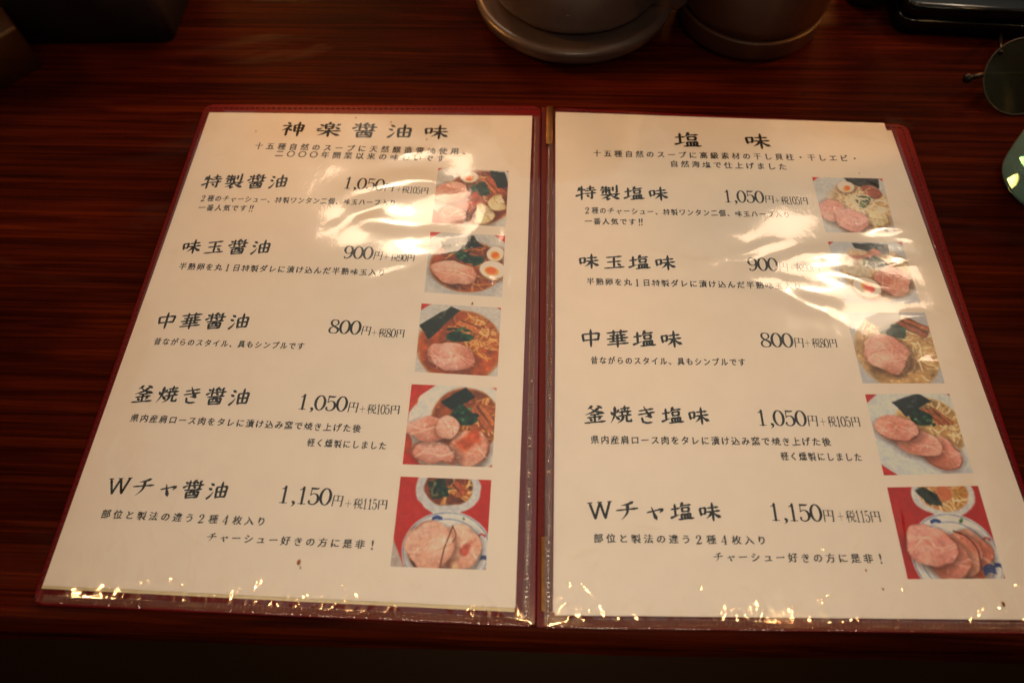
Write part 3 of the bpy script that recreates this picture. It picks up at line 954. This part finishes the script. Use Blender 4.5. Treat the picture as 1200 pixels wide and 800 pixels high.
def dish_r3():
    d = Dish(13, (188, 182, 182))
    c = soup(d, .52, .56, .50, .52, (184, 146, 100), (196, 172, 142))
    d.noodles(.74, .5, .28, .4, 70, NC2, c); d.noodles(.25, .25, .12, .1, 20, NC2, c)
    d.slab((.62, .14), (.94, .34), .05, (164, 96, 60), (104, 58, 38)); d.slab((.70, .10), (1.0, .26), .04, (186, 118, 78), (112, 66, 44))
    d.poly([(.23, .09), (.44, .0), (.70, .0), (.66, .10), (.34, .22)], (34, 40, 42), .4, 28, .012, (96, 104, 104))
    d.greens(.53, .28, .17, .10)
    d.pork(.40, .60, .29, .27, 18, (214, 154, 138), (140, 92, 62), .10, .10)
    return d.im
def dish_r4():
    d = Dish(14, (200, 196, 198)); d.ell(.56, .50, .64, .60, (208, 204, 204), soft=.02); d.corners(.15, .05, .17, 0, (190, 42, 28))
    c = soup(d, .66, .44, .38, .38, (196, 156, 104), (212, 190, 152))
    d.noodles(.74, .46, .26, .28, 60, NC2, c)
    for k in range(4): d.slab((.60 + .05 * k, .20), (.78 + .05 * k, .40), .022, (182, 112, 68), (118, 68, 42))
    d.poly([(.29, .11), (.62, .0), (.76, .10), (.42, .29)], (30, 34, 34), .4, 28, .01, (74, 80, 78))
    d.greens(.60, .35, .12, .10)
    d.pork(.70, .74, .22, .18, 30, (216, 150, 132), (74, 38, 30), .07, .09)
    d.pork(.46, .62, .27, .17, 18, (222, 156, 138), (90, 46, 36), .07, .07); d.pork(.27, .44, .26, .15, 10, (220, 152, 134), (84, 42, 32), .06, .07)
    return d.im
def dish_r5():
    d = Dish(15, (182, 40, 26)); d.put(np.clip(.5 + d.n(12), 0, 1) * .2, (150, 32, 22))
    d.ell(.60, .10, .36, .26, (204, 196, 192), soft=.015); c = d.ell(.60, .08, .27, .20, (190, 130, 76), tex=.2)
    d.noodles(.6, .1, .25, .14, 30, NC2, c); d.ell(.62, .08, .09, .07, (196, 116, 72), 0, .1)
    d.poly([(.30, .05), (.40, .0), (.54, .10), (.56, .22), (.42, .20)], (56, 58, 44), .4, 24, .015, (96, 96, 76))
    plate_bowl(d, .56, .78, .47, .48)
    d.pork(.72, .74, .22, .26, 20, (200, 124, 98), (92, 46, 34)); d.pork(.62, .74, .20, .24, 20, (208, 136, 112), (96, 50, 38), .06, .08)
    d.pork(.48, .80, .22, .22, 15, (212, 142, 122), (96, 50, 38), .06, .07); d.pork(.32, .66, .27, .22, 12, (220, 152, 136), (90, 46, 36), .05, .05)
    d.strand([(.60, .5), (.72, .56), (.80, .70), (.78, .9)], .008, (120, 66, 48))
    for k in range(3): d.strand([(.80, .90 + .03 * k), (.86, .86 + .03 * k), (.92, .88 + .03 * k)], .009, (44, 62, 120))
    return d.im

def dish_photo(parent, quad_px, img, label):
    q = quad_pts(quad_px, Z_PAGE)
    vs = []
    for j in range(PH):
        for i in range(PW):
            p = bil(q, i / (PW - 1), j / (PH - 1))
            vs.append((p.x, p.y, zpage(p.x, p.y) + .00002))
    fs = [(j * PW + i, (j + 1) * PW + i, (j + 1) * PW + i + 1, j * PW + i + 1) for j in range(PH - 1) for i in range(PW - 1)]
    o = link('dish_photo', vs, fs, M_PHOTO, parent)
    ca = o.data.color_attributes.new('print', 'FLOAT_COLOR', 'POINT')
    paper = np.array([212, 196, 182]) / 255.
    hs = nfield(int(quad_px[0][0] * 7), 70); hs2 = nfield(int(quad_px[0][0] * 5), 38)
    img = np.clip(img * (1 + .02 * hs + .04 * hs2)[..., None], 0, 1)
    sat = img.max(2) - img.min(2)
    sp = np.clip((nfield(int(quad_px[0][0] * 3), 30) - .70) * 4, 0, 1) * np.clip((sat - .12) * 4, 0, 1) * np.clip((.52 - sat) * 8, 0, 1) * .5
    img = img * (1 - sp[..., None]) + sp[..., None] * np.array([.98, .94, .88])
    b = (img + np.roll(img, 1, 0) + np.roll(img, -1, 0) + np.roll(img, 1, 1) + np.roll(img, -1, 1)) / 5
    b[0], b[-1], b[:, 0], b[:, -1] = img[0], img[-1], img[:, 0], img[:, -1]
    img = b
    img = img + .35 * (img - (np.roll(img, 2, 0) + np.roll(img, -2, 0) + np.roll(img, 2, 1) + np.roll(img, -2, 1)) / 4) * (np.minimum(np.minimum(_xx, PW - 1 - _xx), np.minimum(_yy, PH - 1 - _yy)) > 2)[..., None]
    lin = np.clip(img / paper * .95, 0, 1) ** 2.75 * .78
    rgba = np.concatenate([lin.reshape(-1, 3), np.ones((PW * PH, 1))], 1).astype(np.float32)
    ca.data.foreach_set('color', rgba.ravel())
    o['label'] = label
    return o
for args in (
    (page_l, [(513.7, 197), (596.2, 200.3), (592.5, 265.6), (506, 261)], dish_l1(), 'photo of ramen with wontons, egg and two pork slices in brown broth'),
    (page_l, [(504.4, 271.8), (592, 276), (588.4, 348), (497.2, 342.5)], dish_l2(), 'photo of ramen with two egg halves, seaweed and pork in brown broth'),
    (page_l, [(494, 355.6), (587, 360.4), (583, 441), (486, 435.5)], dish_l3(), 'photo of ramen with seaweed sheet, greens and one pork slice in brown broth'),
    (page_l, [(482.4, 450), (582, 454.4), (576.7, 547.3), (471.7, 543.6)], dish_l4(), 'photo of ramen with several pork slices spread over the white bowl rim'),
    (page_l, [(469.4, 558), (575.8, 562.3), (569.3, 667.5), (457.3, 663.3)], dish_l5(), 'photo of a pork-covered patterned bowl before a small bowl on red'),
    (page_r, [(951.4, 207.8), (1034, 209.4), (1050, 273), (967.4, 272.6)], dish_r1(), 'photo of ramen with wonton, egg and two pork slices in pale broth'),
    (page_r, [(970, 283.5), (1056.6, 284), (1078.8, 355.5), (988.8, 355.5)], dish_r2(), 'photo of ramen with one egg half and pork slice in pale broth'),
    (page_r, [(991.3, 366.3), (1084, 366.3), (1107, 449), (1011, 449)], dish_r3(), 'photo of ramen with one large pork slice and greens in pale broth'),
    (page_r, [(1013.8, 461.9), (1112.5, 461.3), (1140.6, 554), (1036, 556.6)], dish_r4(), 'photo of ramen with three overlapping pork slices in pale broth'),
    (page_r, [(1039.7, 570.6), (1146, 569), (1178, 677.5), (1064, 678)], dish_r5(), 'photo of fanned pork slices in a patterned bowl on red, pale broth behind'),
):
    dish_photo(*args)

# ---- brown specks of sauce on the film
def specks(parent, pts):
    for x, y, r in pts:
        bm = bmesh.new()
        p = at(x, y, Z_PAGE + .0008)
        bmesh.ops.create_icosphere(bm, subdivisions=2, radius=1, matrix=Matrix.Translation(p) @ Matrix.Diagonal((r * MM, r * MM * 1.5, .0002, 1)))
        from_bm('sauce_speck', bm, M_STAIN, parent, True)

# ---- clear pockets
# ridges: px, py, direction (deg, 0 = along x in the picture), half length mm, half width mm, height mm
FOLDS_L = [
    (455, 222, 12, 34, 9, .9), (505, 215, -8, 22, 5, .5), (520, 300, 8, 30, 9, .9), (470, 322, 18, 24, 5, .5),
    (555, 330, -14, 18, 5, .5), (425, 250, 30, 20, 5, -.45), (602, 330, 88, 30, 3, .4), (485, 180, 10, 8, 3, .3),
    (560, 270, 60, 16, 5, .35), (240, 290, 30, 14, 7, .25), (590, 300, 80, 30, 4, .3), (450, 262, -6, 30, 6, .4), (430, 560, 60, 20, 4, .2),
]
FOLDS_R = [
    (790, 305, -10, 30, 5, .6), (900, 335, -6, 40, 9, .9), (960, 300, 12, 28, 7, .6), (1010, 330, -12, 24, 5, .5),
    (1040, 268, 10, 12, 3.5, .5), (1075, 372, 8, 12, 3.5, .4), (1060, 305, 0, 6, 3, .35), (668, 330, 80, 24, 4, .4),
    (720, 300, 45, 22, 5, .35), (745, 250, 80, 26, 4, .3), (1100, 425, 5, 8, 3, .4), (830, 270, -8, 20, 7, .4),
    (1165, 700, -50, 20, 2.0, .3), (1120, 560, 70, 30, 4, .25), (700, 470, 40, 22, 5, .3), (690, 640, 25, 16, 3, .25), (860, 300, 14, 26, 4, .35), (930, 355, -22, 22, 3.5, .35),
]
def film(px, folds, seed):
    nx, ny = 320, 440
    q = quad_pts(px, Z_PAGE)
    F = []
    for (x, y, a, ln, w, h) in folds:
        c = at(x, y, Z_PAGE); e = at(x + 10 * math.cos(math.radians(a)), y - 10 * math.sin(math.radians(a)), Z_PAGE)
        d = (e - c).normalized()
        F.append((c.x, c.y, d.x, d.y, ln * MM, w * MM, h * MM))
    vs = []
    rnd = random.Random(seed)
    # small crinkles along the closed edges
    CR = []
    for i in range(110):
        v = .62 + .37 * rnd.random() ** .5
        u = rnd.random()
        c = bil(q, u, v); a = rnd.uniform(0, math.pi) if rnd.random() < .4 else math.pi / 2 + rnd.uniform(-.7, .7)
        CR.append((c.x, c.y, math.cos(a), math.sin(a), rnd.uniform(2.5, 9) * MM, rnd.uniform(.8, 1.8) * MM, rnd.uniform(.03, .20) * MM))
    for i in range(160):
        u, v = rnd.random(), .990 - abs(rnd.gauss(0, .028))
        c = bil(q, u, v); a = math.pi / 2 + rnd.gauss(0, .5)
        CR.append((c.x, c.y, math.cos(a), math.sin(a), rnd.uniform(1.5, 4.5) * MM, rnd.uniform(.7, 1.3) * MM, rnd.uniform(.03, .14) * MM))
    for i in range(60):
        u, v = rnd.random(), rnd.uniform(.25, .97)
        c = bil(q, u, v); a = math.pi / 2 + rnd.gauss(0, .35)
        CR.append((c.x, c.y, math.cos(a), math.sin(a), rnd.uniform(8, 30) * MM, rnd.uniform(2.5, 6) * MM, rnd.uniform(.02, .07) * MM))
    for i in range(40):
        u, v = (rnd.choice((rnd.random() * .1, 1 - rnd.random() * .12)), rnd.random())
        c = bil(q, u, v); a = rnd.uniform(-.6, .6)
        CR.append((c.x, c.y, math.cos(a), math.sin(a), rnd.uniform(2.5, 7) * MM, rnd.uniform(1, 2.2) * MM, rnd.uniform(.04, .14) * MM))
    allF = np.array(F + CR)
    U, V = np.meshgrid(np.linspace(0, 1, nx + 1), np.linspace(0, 1, ny + 1))
    Q = np.array([tuple(p) for p in q])
    X = (Q[0, 0] * (1 - U) + Q[1, 0] * U) * (1 - V) + (Q[3, 0] * (1 - U) + Q[2, 0] * U) * V
    Y = (Q[0, 1] * (1 - U) + Q[1, 1] * U) * (1 - V) + (Q[3, 1] * (1 - U) + Q[2, 1] * U) * V
    Z = Z_PAGE + .00030 * np.sin(X * 26 + 1) * np.sin(Y * 19 + .4) + .00028
    edge = np.clip(np.minimum(np.minimum(U, 1 - U) * .21 / .012, np.minimum(1 - V, .3) * .297 / .0018), 0, 1)
    edge = edge * edge * (3 - 2 * edge)
    B = np.zeros_like(X)
    for (cx, cy, dx, dy, ln, w, h) in allF:
        a = (X - cx) * dx + (Y - cy) * dy; b = -(X - cx) * dy + (Y - cy) * dx
        bb = b + .15 * w * np.sin(a / w * .9)
        B += h * np.exp(-(a / ln) ** 2) * np.exp(-(bb / w) ** 2)
    lo = np.zeros_like(X)
    for j in range(ny + 1):
        for i in range(nx + 1):
            x, y = X[j, i], Y[j, i]
            lo[j, i] = (.45 * noise.noise(Vector((x * 22 + seed, y * 26, 0))) + .10 * noise.noise(Vector((x * 50, y * 60 + seed, 2))) + .008 * noise.noise(Vector((x * 190, y * 210 + seed, 5)))) * MM
    Z = Z + .00025 + edge * (.00025 + np.maximum(B + lo, -.00045))
    vs = np.stack([X.ravel(), Y.ravel(), Z.ravel()], 1)
    W = nx + 1
    fs = [(j * W + i, (j + 1) * W + i, (j + 1) * W + i + 1, j * W + i + 1) for j in range(ny) for i in range(nx)]
    o = link('plastic_pocket', vs.tolist(), fs, M_FILM, menu, True)
    return o

SL = [(243.5, 130.5), (634, 134), (626.5, 731), (43.5, 704.5)]
SR = [(641, 128.5), (1047, 147), (1251, 738), (637.5, 733)]
film_l = film(SL, FOLDS_L, 3)
film_r = film(SR, FOLDS_R, 11)

def weld(parent, a, b, width_px, pitch=.0019):
    """ribbed heat-sealed strip from pixel a to b"""
    A, B = at(*a, Z_PAGE), at(*b, Z_PAGE)
    d = B - A; L = d.length; d.normalize()
    s = Vector((-d.y, d.x, 0))
    W = width_px
    n = int(L / pitch)
    bm = bmesh.new()
    rows = []
    for i in range(4 * n + 1):
        t = i / (4 * n) * L
        k = [0, .00022, .00046, .00022][i % 4] * (1 + .9 * noise.noise(Vector((t * 500, a[0], 0))))
        row = []
        for j in range(6):
            o = (j / 5 - .5) * W
            p = A + d * t + s * (o + .0002 * noise.noise(Vector((t * 60, j, a[0]))))
            z = Z_PAGE + .00045 + (k if 0 < j < 5 else 0) + .00012 * noise.noise(Vector((t * 150, j * .7, 1))) + .00012 * noise.noise(Vector((t * 800, j * .9, 4)))
            row.append(bm.verts.new((p.x, p.y, z)))
        rows.append(row)
    for r0, r1 in zip(rows, rows[1:]):
        for j in range(5): bm.faces.new((r0[j], r0[j + 1], r1[j + 1], r1[j]))
    return from_bm('weld_seam', bm, M_WELD, parent, True)
weld(film_l, (629.3, 137), (616.2, 728), .0030)
weld(film_l, (50, 701.5), (622, 728.5), .0034)
weld(film_r, (645.2, 170), (642.2, 728), .0030)
weld(film_r, (640, 729.5), (1245, 735.5), .0040)
specks(film_l, [(458.5, 143, .45), (350, 658.5, .8), (553.5, 355.5, .55), (300, 154, .4), (417, 138, .4), (500, 163.5, .45), (352, 665, .3)])
specks(film_r, [(1007, 203, .3), (1176, 707.5, .7), (1015, 668, .4), (1035, 690, .35)])

def brass_strip(px, z0=.0028, z1=.0046):
    q = [(a.x, a.y) for a in quad_pts(px, z1)]
    return from_bm('metal_clip', prism_bm(q, z0, z1, .0005), M_BRASS, menu, True)
brass_strip([(640.6, 124.2), (648.0, 124.4), (647.4, 168), (639.8, 168)])
brass_strip([(634.0, 628), (645.0, 628), (644.6, 716), (633.4, 716)], .0012, .0026)

# ------------------------------------------------------------------ things beyond the menu
# frosted water jug
def make_jug():
    c = at(672, 80); cy = c.y + .0585; cx = c.x
    root = empty('water_jug', (cx, cy, 0))
    M = new_mat('frosted_grey_plastic')
    m, nt, bs = M
    nz, _ = noise_node(nt, (1, 1, 1), 40, 4)
    r = ramp(nt, [(.3, (.088, .058, .050)), (.7, (.12, .082, .072))], nz.outputs[0])
    nt.links.new(r.outputs[0], bs.inputs['Base Color'])
    bs.inputs['Roughness'].default_value = .32
    bs.inputs['Transmission Weight'].default_value = .45
    bs.inputs['Subsurface Weight'].default_value = .0
    heel = rounded_profile([(0, .0005), (.056, .0005), (.0665, .010), (.0690, .018), (.0655, .0205), (.058, .019), (0, .017)], .006)
    from_bm('base_ring', lathe_bm(heel, cx, cy, 96), m, root, True)
    body = rounded_profile([(0, .0205), (.052, .0205), (.0575, .026), (.062, .118), (.0605, .118), (.056, .028), (0, .0235)], .006)
    from_bm('body', lathe_bm(body, cx, cy, 96), m, root, True)
    # broad handle on the right
    bm = bmesh.new()
    hx = cx + .060
    tube_bm([(cx + .048, cy - .012, .030), (cx + .066, cy - .010, .026), (cx + .082, cy - .004, .034), (cx + .090, cy + .002, .055), (cx + .093, cy + .004, .070), (cx + .085, cy + .002, .094), (cx + .058, cy, .100)], [.012, .014, .014, .013, .012, .012, .012], 20, bm)
    from_bm('handle', bm, m, root, True)
    bm = bmesh.new()
    rnd = random.Random(4)
    for i in range(46):
        a = -math.pi / 2 + rnd.uniform(-1.0, .9); z = rnd.uniform(.03, .12)
        rr = .0575 + (z - .026) / .144 * .0065
        p = Vector((cx + rr * math.cos(a), cy + rr * math.sin(a), z))
        s = rnd.uniform(.0005, .0012)
        bmesh.ops.create_icosphere(bm, subdivisions=2, radius=1, matrix=Matrix.Translation(p) @ Matrix.Diagonal((s, s, s * 1.7, 1)))
    o = from_bm('water_droplets', bm, glass_mat('water', (.9, .95, 1), 0, 1.33), root, True)
    o['kind'] = 'stuff'
    tag(root, 'frosted grey water jug with beads of water, standing behind the menu spine', 'water jug')
make_jug()

# turned wooden chopstick holder
def make_holder():
    c = at(880, 77); cx, cy = c.x + .002, c.y + .0475
    root = empty('chopstick_holder', (cx, cy, 0))
    m, nt, bs = new_mat('turned_brown_wood')
    nz, _ = noise_node(nt, (60, 60, 6), 1.0, 5, .6, .4)
    r = ramp(nt, [(.3, (.030, .0075, .0022)), (.7, (.055, .014, .0045))], nz.outputs[0])
    nt.links.new(r.outputs[0], bs.inputs['Base Color']); bs.inputs['Roughness'].default_value = .5
    bump(nt, bs, nz.outputs[0], .2, .0004)
    foot = rounded_profile([(0, .0005), (.044, .0005), (.0478, .004), (.0484, .0165), (.0468, .0175), (0, .0175)], .0025)
    from_bm('foot', lathe_bm(foot, cx, cy, 96), m, root, True)
    body = rounded_profile([(0, .0180), (.0462, .0180), (.0462, .0196), (.0480, .0206), (.0488, .024), (.0508, .09), (.0498, .0925), (.0460, .0925), (.0450, .09), (.043, .026), (0, .026)], .0015)
    from_bm('body', lathe_bm(body, cx, cy, 96), m, root, True)
    tag(root, 'round brown wooden holder with a grooved foot, standing right of the jug', 'holder')
make_holder()

# glossy black case
def make_case():
    m, nt, bs = new_mat('black_lacquer')
    nz, _ = noise_node(nt, (1, 1, 1), 80, 4)
    r = ramp(nt, [(.3, (.004, .004, .005)), (.7, (.007, .007, .008))], nz.outputs[0])
    nt.links.new(r.outputs[0], bs.inputs['Base Color']); bs.inputs['Roughness'].default_value = .14
    a, b = at(1046, 40), at(1215, 49)
    d = (b - a).normalized(); u = Vector((-d.y, d.x, 0))
    root = empty('black_case', tuple(a))
    e = a + d * .16
    def poly(s): return round_poly([tuple((a + d * s + u * s)[:2]), tuple((e - d * s + u * s)[:2]), tuple((e - d * s + u * (.09 - s))[:2]), tuple((a + d * s + u * (.09 - s))[:2])], .012 - s)
    from_bm('base', prism_bm(poly(0), .0005, .011, .002), m, root, True)
    from_bm('lid', prism_bm(poly(.0008), .0114, .021, .004, 5), m, root, True)
    tag(root, 'glossy black case with rounded corners in the far right corner', 'case')
make_case()

# round spectacles
def make_glasses():
    mf = simple('black_metal', (.012, .012, .013), .3, .2, 200, metal=.6)
    ml, nt, bs = new_mat('dark_tinted_lens')
    nz, _ = noise_node(nt, (1, 1, 1), 40, 3)
    r = ramp(nt, [(.3, (.010, .014, .011)), (.7, (.016, .020, .016))], nz.outputs[0])
    nt.links.new(r.outputs[0], bs.inputs['Base Color']); bs.inputs['Roughness'].default_value = .2; bs.inputs['Specular IOR Level'].default_value = .25
    bs.inputs['Alpha'].default_value = .96
    mr = simple('grey_lens_rim', (.03, .032, .035), .5, .2, 200, metal=.3)
    c = at(1197, 90, .016)
    root = empty('spectacles', (c.x, c.y, 0))
    tilt = math.radians(38)
    rad = .0225
    ux, uy = Vector((1, -.05, 0)).normalized(), Vector((.03, math.cos(tilt) * .75, math.sin(tilt) * .9)).normalized()
    nz_ = ux.cross(uy)
    for k, off in enumerate((0, .062)):
        cc = c + ux * off
        bm = bmesh.new()
        ring = [cc + ux * rad * math.cos(t) + uy * rad * math.sin(t) for t in [2 * math.pi * i / 48 for i in range(49)]]
        n = 10
        rings = []
        for i in range(48):
            t = 2 * math.pi * i / 48
            o = ux * math.cos(t) + uy * math.sin(t)
            rings.append([bm.verts.new(cc + o * (rad + .0005 * math.cos(2 * math.pi * j / n)) + nz_ * .0005 * math.sin(2 * math.pi * j / n)) for j in range(n)])
        for i in range(48):
            A, B = rings[i], rings[(i + 1) % 48]
            for j in range(n): bm.faces.new((A[j], A[(j + 1) % n], B[(j + 1) % n], B[j]))
        rim = from_bm('rim', bm, mr, root, True)
        bm = bmesh.new()
        cv = bm.verts.new(cc + nz_ * .0012)
        prev = [cv]
        for q in range(1, 5):
            rr = rad * q / 4
            cur = [bm.verts.new(cc + (ux * math.cos(2 * math.pi * i / 48) + uy * math.sin(2 * math.pi * i / 48)) * rr + nz_ * .0012 * (1 - (q / 4) ** 2)) for i in range(48)]
            for i in range(48):
                j = (i + 1) % 48
                if len(prev) == 1: bm.faces.new((cv, cur[i], cur[j]))
                else: bm.faces.new((prev[i], cur[i], cur[j], prev[j]))
            prev = cur
        from_bm('lens', bm, ml, root, True)
    h = at(1134, 92, .012)
    left = c - ux * rad
    bm = tube_bm([h + Vector((0, 0, -.0005)), h * .5 + left * .5, left], [.0012, .0011, .0010], 10)
    bmesh.ops.create_uvsphere(bm, u_segments=16, v_segments=10, radius=.0030, matrix=Matrix.Translation(h))
    from_bm('hinge', bm, mf, root, True)
    bm = tube_bm([h, h + Vector((.02, .012, -.006)), h + Vector((.09, .016, -.008)), h + Vector((.13, .012, -.0105))], .0016, 10)
    from_bm('temple_arm', bm, mf, root, True)
    b0, b1 = c + ux * rad, c + ux * (.062 - rad)
    from_bm('bridge', tube_bm([b0, (b0 + b1) / 2 + uy * .003, b1], .0010, 10), mf, root, True)
    s0, s1 = at(1173, 62, .026), at(1172, 40, .004)
    from_bm('temple_arm', tube_bm([s0, (s0 + s1) / 2, s1, s1 + Vector((.004, .012, -.0025))], .0012, 10), mf, root, True)
    tag(root, 'dark round-lensed spectacles with thin rims at the right, before the black case', 'spectacles')
make_glasses()

# blue glass tumbler
def make_tumbler():
    c = at(1169, 214)
    cx, cy = c.x + .0300, c.y - .002
    root = empty('glass_tumbler', (cx, cy, 0))
    g = glass_mat('blue_green_glass', (.42, .86, 1.0), .02, 1.48)
    g.node_tree.nodes['Principled BSDF'].inputs['Transmission Weight'].default_value = .70
    prof = rounded_profile([(0, .0006), (.026, .0006), (.0295, .004), (.0305, .012), (.0360, .095), (.0350, .0965), (.0338, .095), (.0280, .016), (.020, .011), (0, .0095)], .003)
    from_bm('body', lathe_bm(prof, cx, cy, 96), g, root, True)
    w = glass_mat('drinking_water', (.92, .97, 1), 0, 1.33)
    pw = rounded_profile([(0, .0100), (.0198, .0116), (.0277, .0166), (.0314, .062), (0, .062)], .001)
    from_bm('water', lathe_bm(pw, cx, cy, 96), w, root, True)
    tag(root, 'blue-green glass tumbler with water on the counter right of the menu', 'tumbler')
make_tumbler()

# dark container, upper left
def make_left_things():
    m = simple('dark_grey_card', (.050, .040, .042), .6, .25, 40, .2, .0004)
    mp_ = simple('wrapper_paper', (.09, .070, .068), .6, .25, 40)
    a, b = at(30, 52.5), at(200, 50.5)
    d = (b - a).normalized(); u = Vector((-d.y, d.x, 0))
    root = empty('napkin_box', tuple(a))
    a = a - d * .006; e = b + d * .002
    def poly(s): return round_poly([tuple((a + d * s + u * s)[:2]), tuple((e - d * s + u * s)[:2]), tuple((e - d * s + u * (.10 - s))[:2]), tuple((a + d * s + u * (.10 - s))[:2])], .008)
    from_bm('body', prism_bm(poly(0), .0006, .078, .004), m, root, True)
    from_bm('lid', prism_bm(poly(-.001), .0785, .090, .004), mp_, root, True)
    tag(root, 'dark grey box with softly rounded corners in the far left corner', 'box')
    # wooden tray corner at the very left
    wm = simple('amber_wood', (.035, .013, .004), .45, .3, 60, .2, .0003)
    we = simple('pale_edge_highlight', (.16, .11, .07), .5, .3, 80)  # highlight along the tray edge, put into the rim's colour
    c = at(17, 33, .030)
    root = empty('wooden_tray', (c.x, c.y, 0))
    ang = math.radians(52)
    dx, dy = Vector((-math.cos(ang), -math.sin(ang), 0)), Vector((-math.cos(.9), math.sin(.9), 0))
    A = c.copy(); A.z = 0
    pts = [A, A + dy * .11, A + dy * .11 + dx * .12, A + dx * .12]
    from_bm('side', prism_bm([tuple(p[:2]) for p in reversed(pts)], .0006, .029, .0015), wm, root, True)
    from_bm('rim', tube_bm([A + Vector((0, 0, .0300)), A + dx * .12 + Vector((0, 0, .0300))], .0013, 10), we, root, True)
    tag(root, 'amber wooden tray with a painted pale edge highlight left of the dark grey box', 'tray')
    # small dark jar between holder and case
    jm = simple('dark_ceramic', (.010, .009, .009), .3, .3, 50)
    c = at(1018, 13)
    cx, cy = c.x, c.y + .017
    root = empty('small_jar', (cx, cy, 0))
    from_bm('body', lathe_bm(rounded_profile([(0, .0006), (.015, .0006), (.0175, .004), (.0185, .045), (.013, .055), (0, .055)], .003), cx, cy, 64), jm, root, True)
    from_bm('lid', lathe_bm(rounded_profile([(0, .0555), (.0135, .0555), (.0135, .062), (.004, .064), (.004, .070), (0, .070)], .001), cx, cy, 64), jm, root, True)
    tag(root, 'small dark round jar between the wooden holder and the black case', 'jar')
make_left_things()
